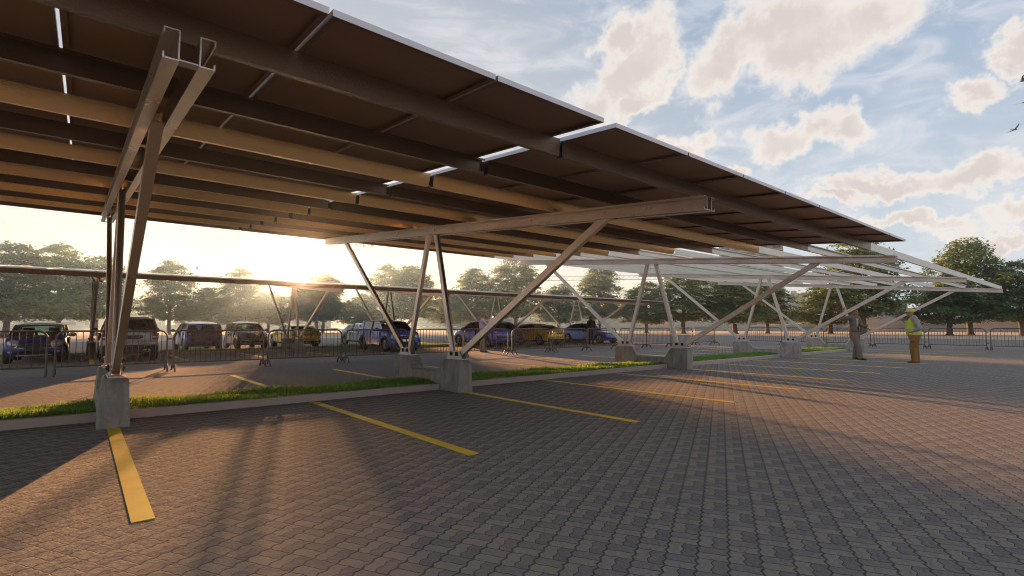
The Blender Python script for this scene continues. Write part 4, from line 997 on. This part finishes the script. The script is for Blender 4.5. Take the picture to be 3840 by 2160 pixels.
# rz 180: the nose looks at the camera
place(Car(K_mini()).t, 'dark navy hatchback with pale roof and round headlamps facing the camera at the left edge', -.98, 22.72, 180 - 2, .875)
place(Car(K_suv()).t, 'tall grey SUV seen from behind with long red tail lights', 1.27, 22.2, 0, .865)
c = Car(K_hatch()).t; place(c, 'violet blue hatchback far off, seen from behind, right of the grey SUV', 4.32, 28.6, 2, S)
c2 = copy_tree(c); place(c2, 'violet blue hatchback behind the man with a phone, its left side in view', 17.3, 23.0, 3, .95)
c = Car(K_small()).t; place(c, 'small dark grey rounded car facing the camera, left of the sun', 6.52, 29.0, 180 + 2, S)
c2 = copy_tree(c); place(c2, 'dark grey rounded car between the violet hatchback and the right-hand yellow coupe', 18.95, 23.6, 180 + 1, .95)
c = Car(K_coupe()).t; place(c, 'yellow coupe below the sun with a dark number plate, seen from behind', 9.05, 29.3, 1, S)
c2 = copy_tree(c); place(c2, 'yellow coupe right of the dark grey car, its left side in view', 21.3, 23.3, 4, .93)
place(Car(K_country()).t, 'blue car with white roof and black wheel arches behind the second frame', 11.08, 22.1, 180 - 1, S)
place(Car(K_sedan(M['p_blue'])).t, 'bright blue sedan at the right end of the parked cars, behind a standing man', 26.05, 22.8, 180 + 3, .93)
place(Car(K_sedan(M['p_pale'])).t, 'pale blue sedan half hidden behind the blue white-roofed car', 13.1, 29.2, 180 + 2, S)
# ------------------------------------------------------------------ people
def skin_mat(name, col): return simple(name, col, .55, 0, .1, 12, .05, 200, **{'Subsurface Weight': .08, 'Subsurface Radius': (.02, .008, .005)})
def cloth(name, col, var=.15): return simple(name, col, .9, 0, var, 9, .35, 240, .002)
M['skin_a'] = skin_mat('tanned_skin', (.36, .19, .125)); M['skin_b'] = skin_mat('ruddy_skin', (.42, .205, .145)); M['hair_dark'] = simple('dark_hair', (.018, .014, .011), .6, 0, .3, 60, .5, 160); M['hair_grey'] = simple('greying_hair', (.16, .13, .11), .7, 0, .3, 60, .5, 160)
M['suit'] = cloth('brown_suit_cloth', (.20, .155, .12)); M['shirt'] = cloth('pale_shirt_cloth', (.62, .56, .56)); M['shirt_lilac'] = cloth('lilac_shirt_cloth', (.52, .47, .56)); M['shirt_grey'] = cloth('grey_shirt_cloth', (.34, .30, .29))
M['tie'] = simple('dotted_tie', (.035, .037, .045), .7, 0, .5, 90); M['shoe'] = simple('dark_leather_shoe', (.022, .018, .016), .45, 0, .2); M['belt'] = simple('dark_belt', (.03, .024, .02), .5)
M['hiviz'] = cloth('hi_vis_yellow', (.52, .62, .015), .08); M['reflect'] = simple('reflective_tape', (.50, .49, .47), .4, .3, .08); M['workpants'] = cloth('ochre_work_trousers', (.24, .125, .035)); M['leather'] = simple('brown_leather_pouch', (.22, .085, .04), .6, 0, .25, 14)
M['helmet'] = simple('yellow_helmet_plastic', (.58, .56, .03), .3, 0, .05); M['khaki'] = cloth('khaki_trousers', (.33, .23, .15)); M['jacket'] = cloth('dark_jacket', (.035, .032, .028)); M['waistcoat'] = cloth('rust_waistcoat', (.10, .038, .022)); M['darktrouser'] = cloth('dark_trousers', (.04, .037, .035)); M['phone'] = simple('white_phone', (.7, .7, .72), .2)
M['eye'] = simple('eye', (.03, .02, .015), .2)

def skinned(name, mat, parent, chains, vox=.011, smooth=5):
    """one continuous surface grown round a skeleton: tapered limbs and joints, voxel-merged and smoothed.
    chains: lists of (x,y,z,r) or (x,y,z,rx,ry)"""
    b = MB()
    for ch in chains:
        pts = [Vector(q[:3]) for q in ch]; rr = [(q[3], q[4] if len(q) > 4 else q[3]) for q in ch]; rs = []
        for i, q in enumerate(pts):
            d = pts[min(i + 1, len(pts) - 1)] - pts[max(i - 1, 0)]
            d = d.normalized() if d.length > 1e-6 else Vector((0, 0, 1))
            a = Vector((1, 0, 0)) if abs(d.x) < .9 else Vector((0, 0, 1)); a = (a - d * a.dot(d)).normalized(); c = d.cross(a)
            rs.append([q + a * (rr[i][0] * math.cos(2 * math.pi * k / 14)) + c * (rr[i][1] * math.sin(2 * math.pi * k / 14)) for k in range(14)])
            b.ball(q, (rr[i][0], rr[i][1], min(rr[i])), 12, 8)
        b.rings(rs)
    o = b.build(name, mat, parent)
    m_ = o.modifiers.new('merge', 'REMESH'); m_.mode = 'VOXEL'; m_.voxel_size = vox; m_.use_smooth_shade = True
    s = o.modifiers.new('soften', 'SMOOTH'); s.iterations = smooth; s.factor = .5
    return o
def lerp(a, b, k): return tuple(a[i] + (b[i] - a[i]) * k for i in range(3))
def arm(sh, el, wr, tip, palm_n, curl=.5, side=1):
    """skeleton chains of one arm with five fingers; palm_n: direction the palm faces"""
    S_, Wv, T = Vector(sh), Vector(wr), Vector(tip); d = (T - Wv).normalized(); n = Vector(palm_n); n = (n - d * n.dot(d)).normalized(); a = d.cross(n) * side
    kn = Wv + d * .085
    ch = [[(*sh, .062), (*lerp(sh, el, .5), .05), (*el, .041), (*lerp(el, wr, .45), .038), (*wr, .027), (*(Wv + d * .045), .028), (*kn, .026)]]
    for k, (o_, L) in enumerate(((-.027, .062), (-.009, .074), (.009, .070), (.026, .055))):
        b0 = kn + a * o_; p1 = b0 + (d + n * curl * .5).normalized() * L * .5; p2 = p1 + (d + n * curl * 1.6).normalized() * L * .5
        ch.append([(*(Wv + d * .05 + a * o_ * .8), .016), (*b0, .0125), (*p1, .0088), (*p2, .0075)])
    th0 = Wv + d * .03; th1 = th0 + (a * -1 * .9 + d * .5 + n * .3).normalized() * .045; th2 = th1 + (d + n * .5 - a * .2).normalized() * .04
    ch.append([(*(Wv + d * .04), .02), (*th1, .011), (*th2, .0095)])
    return ch
def legs(hipz, feet, knees, hx=.085):
    """left leg on +y, right leg on -y"""
    ch = []
    for sy, f, k in ((1, feet[0], knees[0]), (-1, feet[1], knees[1])):
        h = (0, sy * hx, hipz - .06)
        ch.append([(0, 0, hipz, .10, .13), (*h, .09), (*lerp(h, k, .5), .076), (*k, .055), (*lerp(k, f, .4), .052), (*f, .036)])
    return ch
def head_chain(neck, hc, fwd):
    """neck -> skull with chin and nose; fwd is the way the face looks"""
    F = Vector(fwd).normalized(); H = Vector(hc); N = Vector(neck)
    jaw = H + F * .045 + Vector((0, 0, -.075)); 
    return [[(*N, .062, .058), (*lerp(neck, hc, .45), .058), (*(H + Vector((0, 0, -.035)) - F * .008), .090, .076), (*(H + Vector((0, 0, .05)) - F * .012), .094, .078), (*(H + Vector((0, 0, .10)) - F * .014), .06, .05)],
            [(*(H + Vector((0, 0, -.035)) - F * .008), .090, .076), (*jaw, .04, .042)],
            [(*(H + Vector((0, 0, -.035)) - F * .008), .090, .076), (*(H + F * .088 + Vector((0, 0, -.012))), .022, .018), (*(H + F * .108 + Vector((0, 0, -.024))), .013, .011)]]
def face(t, hc, fwd, skin):
    F = Vector(fwd).normalized(); A = Vector((0, 0, 1)).cross(F); H = Vector(hc)
    for s in (-1, 1):
        MB().ball(tuple(H + F * .080 + A * s * .031 + Vector((0, 0, .012))), (.011, .011, .008), 8, 6).build('eye', M['eye'], t, smooth=180)
        b = MB().ball((0, 0, 0), (.012, .022, .033), 8, 6).build('ear', skin, t, smooth=180); b.location = H + A * s * .082 + Vector((0, 0, .0)) - F * .012; b.rotation_euler = (0, 0, math.atan2(F.y, F.x) - math.pi / 2)
    m_ = MB().ball((0, 0, 0), (.024, .008, .006), 8, 6).build('mouth', M['leather'], t, smooth=180); m_.location = H + F * .079 + Vector((0, 0, -.058)); m_.rotation_euler = (0, 0, math.atan2(F.y, F.x) - math.pi / 2)
def shoe(t, f, ang, mat=None, L=.27):
    a = math.atan2(ang[1], ang[0]); b = MB(); rs = []
    for u, w, h in ((-.085, .030, .06), (-.07, .040, .085), (0, .042, .095), (.06, .045, .075), (.12, .048, .055), (.165, .040, .045), (.19, .02, .03)):
        rs.append([(u, w * math.cos(q), max(.0, h * .5 + h * .5 * math.sin(q)) if math.sin(q) > -.6 else 0.) for q in [2 * math.pi * k / 10 for k in range(10)]])
    o = b.rings(rs).build('shoe', mat or M['shoe'], t, smooth=60); o.location = (f[0], f[1], 0); o.rotation_euler = (0, 0, a); return o
def hair_cap(t, hc, fwd, mat, k=1.0):
    F = Vector(fwd).normalized(); H = Vector(hc); b = MB(); rs = []
    for j in range(7):
        th = R(8 + 15.5 * j); r = .0955 * k
        ring = []
        for i in range(16):
            ph = 2 * math.pi * i / 16; front = max(0, math.cos(ph)); lim = th * (1 - .38 * front)
            ring.append((r * 1.12 * math.sin(lim) * math.cos(ph), r * .98 * math.sin(lim) * math.sin(ph), r * 1.18 * math.cos(lim)))
        rs.append(ring)
    o = b.rings(rs).build('hair', mat, t, smooth=180); o.location = H - F * .014 + Vector((0, 0, .032)); o.rotation_euler = (0, 0, math.atan2(F.y, F.x)); return o

def person(label, loc, rz, sc):
    t = empty('person', loc, R(rz)); t.scale = (sc, sc, sc); tag(t, label, 'person'); return t
def torso(hipz, nz, lean=(0, 0), wide=1.):
    lx, ly = lean
    return [[(0, 0, hipz, .11, .145), (lx * .3, ly * .3, hipz + .14, .10 * wide, .135 * wide), (lx * .6, ly * .6, hipz + .30, .108 * wide, .15 * wide), (lx * .9, ly * .9, hipz + .44, .10, .16 * wide), (lx, ly, nz - .04, .07, .085), (lx, ly, nz, .058, .062)]]

# man in a suit: faces +x locally (towards the worker), left arm raised, right hand in front
def suit_man():
    t = person('man in a brown suit and tie leaning with a raised hand on a slanting strut', (20.25, 5.85, 0), -108, .985)
    F = (1, 0, 0)
    sh_l, sh_r = (.0, .19, 1.43), (.0, -.19, 1.43)
    neck, hc = (.02, 0, 1.53), (.055, 0, 1.645)
    el_l, wr_l, tip_l = (.08, .25, 1.16), (.29, .18, 1.12), (.42, .10, 1.17)
    el_r, wr_r, tip_r = (-.20, -.36, 1.40), (-.14, -.34, 1.66), (-.10, -.33, 1.82)
    feet = ((-.10, .10, .09), (.22, -.09, .09)); knees = ((-.02, .10, .50), (.15, -.09, .50))
    body = torso(.95, 1.53) + [[(0, 0, 1.39, .085, .13), (*sh_l, .062)], [(0, 0, 1.39, .085, .13), (*sh_r, .062)]] + arm(sh_l, el_l, wr_l, tip_l, (0, -.6, .6), .9, 1) + arm(sh_r, el_r, wr_r, tip_r, (1, 0, .2), .5, -1) + legs(.95, feet, knees) + head_chain(neck, hc, F)
    # legs(): lateral axis is y here
    body = [[((p[0], p[1], p[2]) + tuple(p[3:])) for p in ch] for ch in body]
    b = skinned('body', M['skin_a'], t, fix_legs(body, .95), .007)
    dress_legs(t, 'trousers', M['suit'], .95, feet, knees, 1.12)
    skinned('jacket', M['suit'], t, [[(0, 0, .80, .150, .185), (0, 0, .98, .140, .170), (.0, 0, 1.14, .128, .155), (0, 0, 1.32, .142, .178), (0, 0, 1.41, .125, .18), (.01, 0, 1.475, .075, .085)],
            [(0, 0, 1.41, .125, .18), (*sh_l, .088), (*lerp(sh_l, el_l, .5), .073), (*el_l, .062), (*lerp(el_l, wr_l, .5), .056), (*lerp(el_l, wr_l, .93), .046)],
            [(0, 0, 1.41, .125, .18), (*sh_r, .088), (*lerp(sh_r, el_r, .5), .073), (*el_r, .060), (*lerp(el_r, wr_r, .5), .053), (*lerp(el_r, wr_r, .93), .045)]])
    b2 = MB().rings([[(.150 + .004 * k, y * w_, z) for y in (-1, -.5, 0, .5, 1)] + [(.10, y * w_, z) for y in (1, 0, -1)] for k, (z, w_) in enumerate(((1.02, .055), (1.15, .075), (1.30, .085), (1.40, .075), (1.49, .055)))])
    front_panel(t, 'shirt_front', M['shirt'], [(1.00, .136, .045), (1.12, .134, .065), (1.26, .146, .075), (1.38, .142, .07), (1.47, .098, .052), (1.515, .070, .045)])
    front_panel(t, 'tie', M['tie'], [(.98, .152, .022), (1.04, .153, .036), (1.20, .155, .030), (1.36, .158, .022), (1.455, .118, .018), (1.485, .102, .024)])
    ring_band(t, 'belt', M['belt'], .975, .150, .165, .018)
    collar = MB().rings([[(.02 + r * math.cos(a), r * math.sin(a), z) for a in [2 * math.pi * k / 12 for k in range(12)]] for z, r in ((1.485, .082), (1.53, .072), (1.53, .066))], True, False).build('collar', M['shirt'], t, smooth=60)
    for f in feet: shoe(t, (f[0] + .02, f[1]), F)
    hair_cap(t, hc, F, M['hair_dark'], 1.04); face(t, hc, F, M['skin_a'])
def fix_legs(chains, hipz): return chains
def dress_legs(t, name, mat, hipz, feet, knees, k=1.1, waist=.06):
    ch = []
    for sy, f, kn in ((1, feet[0], knees[0]), (-1, feet[1], knees[1])):
        h = (0, sy * .085, hipz - .08)
        ch.append([(0, 0, hipz + waist, .125 * k, .15 * k), (0, 0, hipz - .01, .130 * k, .158 * k), (*h, .105 * k), (*lerp(h, kn, .5), .096 * k), (*kn, .078 * k), (*lerp(kn, f, .5), .074 * k), (f[0], f[1], .07, .070 * k)])
    return skinned(name, mat, t, ch)
def front_panel(t, name, mat, rows):
    """strip down the chest: rows (z, x, half width)"""
    rs = []
    for z, x, w_ in rows:
        rs.append([(x - .03 * (abs(u) ** 2), u * w_, z) for u in (-1, -.6, -.2, .2, .6, 1)] + [(x - .06, u * w_, z) for u in (1, 0, -1)])
    return MB().rings(rs).build(name, mat, t, smooth=60)
def ring_band(t, name, mat, z, rx, ry, h, cx=0.):
    rs = [[(cx + (rx + d) * math.cos(a), (ry + d) * math.sin(a), zz) for a in [2 * math.pi * k / 24 for k in range(24)]] for d, zz in ((-.02, z - h), (0.006, z - h), (.006, z + h), (-.02, z + h))]
    return MB().rings(rs, True, False).build(name, mat, t, smooth=60)
suit_man()

def worker():
    t = person('worker in a yellow hard hat, hi-vis vest and ochre trousers standing at the right', (19.85, 4.12, 0), 106, .935)
    F = (1, 0, 0)
    sh_l, sh_r = (-.01, .21, 1.43), (-.01, -.21, 1.43); neck, hc = (.05, 0, 1.52), (.10, 0, 1.64)
    el_l, wr_l, tip_l = (-.13, .30, 1.13), (.10, .20, 1.02), (.22, .08, 1.0)
    el_r, wr_r, tip_r = (-.13, -.30, 1.13), (.10, -.20, 1.02), (.22, -.08, 1.0)
    feet = ((.04, .10, .09), (-.03, -.10, .09)); knees = ((.07, .10, .48), (.0, -.10, .48))
    body = torso(.92, 1.52, (.03, 0), 1.1) + [[(.027, 0, 1.36, .085, .13), (*sh_l, .062)], [(.027, 0, 1.36, .085, .13), (*sh_r, .062)]] + arm(sh_l, el_l, wr_l, tip_l, (-.5, -.3, .5), .8, 1) + arm(sh_r, el_r, wr_r, tip_r, (-.5, .3, .5), .8, -1) + legs(.92, feet, knees) + head_chain(neck, hc, F)
    skinned('body', M['skin_b'], t, fix_legs(body, .92), .007)
    dress_legs(t, 'trousers', M['workpants'], .90, feet, knees, 1.28, .05)
    skinned('shirt', M['shirt_grey'], t, [[(.0, 0, .84, .178, .185), (.02, 0, .98, .185, .185), (.045, 0, 1.12, .185, .18), (.03, 0, 1.30, .165, .18), (.0, 0, 1.41, .12, .185), (.04, 0, 1.49, .075, .08)],
            [(.0, 0, 1.41, .12, .185), (*sh_l, .092), (*lerp(sh_l, el_l, .5), .082), (*lerp(sh_l, el_l, .97), .072), (*lerp(el_l, wr_l, .3), .062)], [(.0, 0, 1.41, .12, .185), (*sh_r, .092), (*lerp(sh_r, el_r, .5), .082), (*lerp(sh_r, el_r, .97), .072), (*lerp(el_r, wr_r, .3), .062)]])
    rs = []
    prof = [(.915, .202, .212, .01), (1.0, .208, .212, .02), (1.12, .206, .205, .04), (1.28, .186, .200, .03), (1.40, .155, .19, .008), (1.475, .115, .13, .02)]
    for z, rx, ry, cx in prof: rs.append([(cx + rx * math.cos(a), ry * math.sin(a), z) for a in [2 * math.pi * k / 28 for k in range(28)]])
    v = MB().rings(rs, True, False).build('vest', M['hiviz'], t, smooth=180)
    for z, rx, ry, cx in ((.985, .209, .214, .017), (1.135, .2065, .206, .04)): ring_band(t, 'reflective_band', M['reflect'], z, rx, ry, .026, cx)
    b = MB()
    b.rings([[(.06 + dx, y, z) for dx, y in ((0, .17), (.07, .19), (.10, .28), (.02, .29), (-.04, .25))] for z in (.72, .74, .88, .9)]); b.build('tool_pouch', M['leather'], t, smooth=40)
    ring_band(t, 'tool_belt', M['leather'], .905, .19, .2, .022)
    for f in feet: shoe(t, (f[0] + .02, f[1]), F)
    H = Vector(hc); b = MB(); rs = []
    for th, in [(R(a),) for a in (4, 20, 40, 60, 78, 90)]: rs.append([(.125 * math.sin(th) * math.cos(q), .108 * math.sin(th) * math.sin(q), .115 * math.cos(th)) for q in [2 * math.pi * k / 20 for k in range(20)]])
    rs.append([((.128 + .05 * max(0, math.cos(q)) ** 2) * math.cos(q), .112 * math.sin(q), -.012) for q in [2 * math.pi * k / 20 for k in range(20)]])
    rs.append([(.115 * math.cos(q), .1 * math.sin(q), -.016) for q in [2 * math.pi * k / 20 for k in range(20)]])
    o = b.rings(rs).build('hard_hat', M['helmet'], t, smooth=50); o.location = H + Vector((-.012, 0, .062))
    face(t, hc, F, M['skin_b'])
worker()

def phone_man():
    t = person('man in a lilac shirt and khaki trousers holding up a phone', (13.40, 17.9, 0), -28, .945)
    F = (1, 0, .15); sh_l, sh_r = (.0, .19, 1.42), (.0, -.19, 1.42); neck, hc = (.0, 0, 1.52), (.03, 0, 1.635)
    el_l, wr_l, tip_l = (.24, .20, 1.25), (.42, .09, 1.46), (.47, .06, 1.60); el_r, wr_r, tip_r = (.22, -.22, 1.25), (.42, -.16, 1.45), (.47, -.14, 1.60)
    feet = ((-.04, .09, .09), (.06, -.09, .09)); knees = ((.0, .09, .48), (.04, -.09, .48))
    body = torso(.93, 1.52) + [[(0, 0, 1.37, .085, .13), (*sh_l, .062)], [(0, 0, 1.37, .085, .13), (*sh_r, .062)]] + arm(sh_l, el_l, wr_l, tip_l, (.3, -1, 0), .7, 1) + arm(sh_r, el_r, wr_r, tip_r, (.3, 1, 0), .7, -1) + legs(.93, feet, knees) + head_chain(neck, hc, F)
    skinned('body', M['skin_b'], t, fix_legs(body, .93), .007); dress_legs(t, 'trousers', M['khaki'], .92, feet, knees, 1.1)
    skinned('shirt', M['shirt_lilac'], t, [[(0, 0, .94, .135, .165), (0, 0, 1.10, .135, .16), (0, 0, 1.30, .14, .175), (0, 0, 1.40, .12, .18), (0, 0, 1.475, .075, .08)],
            [(0, 0, 1.40, .12, .18), (*sh_l, .085), (*lerp(sh_l, el_l, .5), .068), (*el_l, .058), (*lerp(el_l, wr_l, .9), .042)], [(0, 0, 1.40, .12, .18), (*sh_r, .085), (*lerp(sh_r, el_r, .5), .068), (*el_r, .058), (*lerp(el_r, wr_r, .9), .042)]])
    for f in feet: shoe(t, (f[0] + .02, f[1]), F)
    hair_cap(t, hc, F, M['hair_grey']); face(t, hc, F, M['skin_b'])
    p = MB().box(-.006, .006, -.075, .075, -.038, .038).build('mobile_phone', M['phone'], bevel=.003); p.location = Vector((13.40, 17.9, 0)) + Matrix.Rotation(R(-28), 3, 'Z') @ (Vector((.485, -.04, 1.585)) * .945); p.rotation_euler = (0, R(-8), R(-28))
    tag(p, 'white phone held up by the man in a lilac shirt', 'phone')
phone_man()

def jacket_man():
    t = person('man in a dark open jacket and rust waistcoat behind the barriers', (24.15, 22.05 - 1.0, 0), -115, .965)
    F = (1, 0, 0); L_ = (.75, .65, .05); sh_l, sh_r = (.0, .20, 1.43), (.0, -.20, 1.43); neck, hc = (.0, 0, 1.53), (.02, 0, 1.645)
    el_l, wr_l, tip_l = (-.03, .28, 1.15), (.03, .27, .92), (.06, .26, .77); el_r, wr_r, tip_r = (-.03, -.28, 1.15), (.03, -.27, .92), (.06, -.26, .77)
    feet = ((.03, .10, .09), (-.03, -.09, .09)); knees = ((.03, .10, .49), (.0, -.09, .49))
    body = torso(.94, 1.53) + [[(0, 0, 1.38, .085, .13), (*sh_l, .062)], [(0, 0, 1.38, .085, .13), (*sh_r, .062)]] + arm(sh_l, el_l, wr_l, tip_l, (0, -1, 0), .4, 1) + arm(sh_r, el_r, wr_r, tip_r, (0, 1, 0), .4, -1) + legs(.94, feet, knees) + head_chain(neck, hc, L_)
    skinned('body', M['skin_a'], t, fix_legs(body, .94), .007); dress_legs(t, 'trousers', M['darktrouser'], .94, feet, knees, 1.08)
    skinned('jacket', M['jacket'], t, [[(0, 0, .86, .140, .185), (0, 0, 1.05, .138, .175), (0, 0, 1.30, .142, .182), (0, 0, 1.41, .122, .185), (0, 0, 1.485, .078, .085)],
            [(0, 0, 1.41, .122, .185), (*sh_l, .09), (*lerp(sh_l, el_l, .5), .075), (*el_l, .063), (*lerp(el_l, wr_l, .95), .05)], [(0, 0, 1.41, .122, .185), (*sh_r, .09), (*lerp(sh_r, el_r, .5), .075), (*el_r, .063), (*lerp(el_r, wr_r, .95), .05)]])
    front_panel(t, 'waistcoat', M['waistcoat'], [(.90, .143, .05), (1.08, .145, .07), (1.30, .150, .075), (1.42, .135, .06), (1.49, .095, .05)])
    for f in feet: shoe(t, (f[0] + .02, f[1]), F)
    hair_cap(t, hc, L_, M['hair_dark']); face(t, hc, L_, M['skin_a'])
jacket_man()
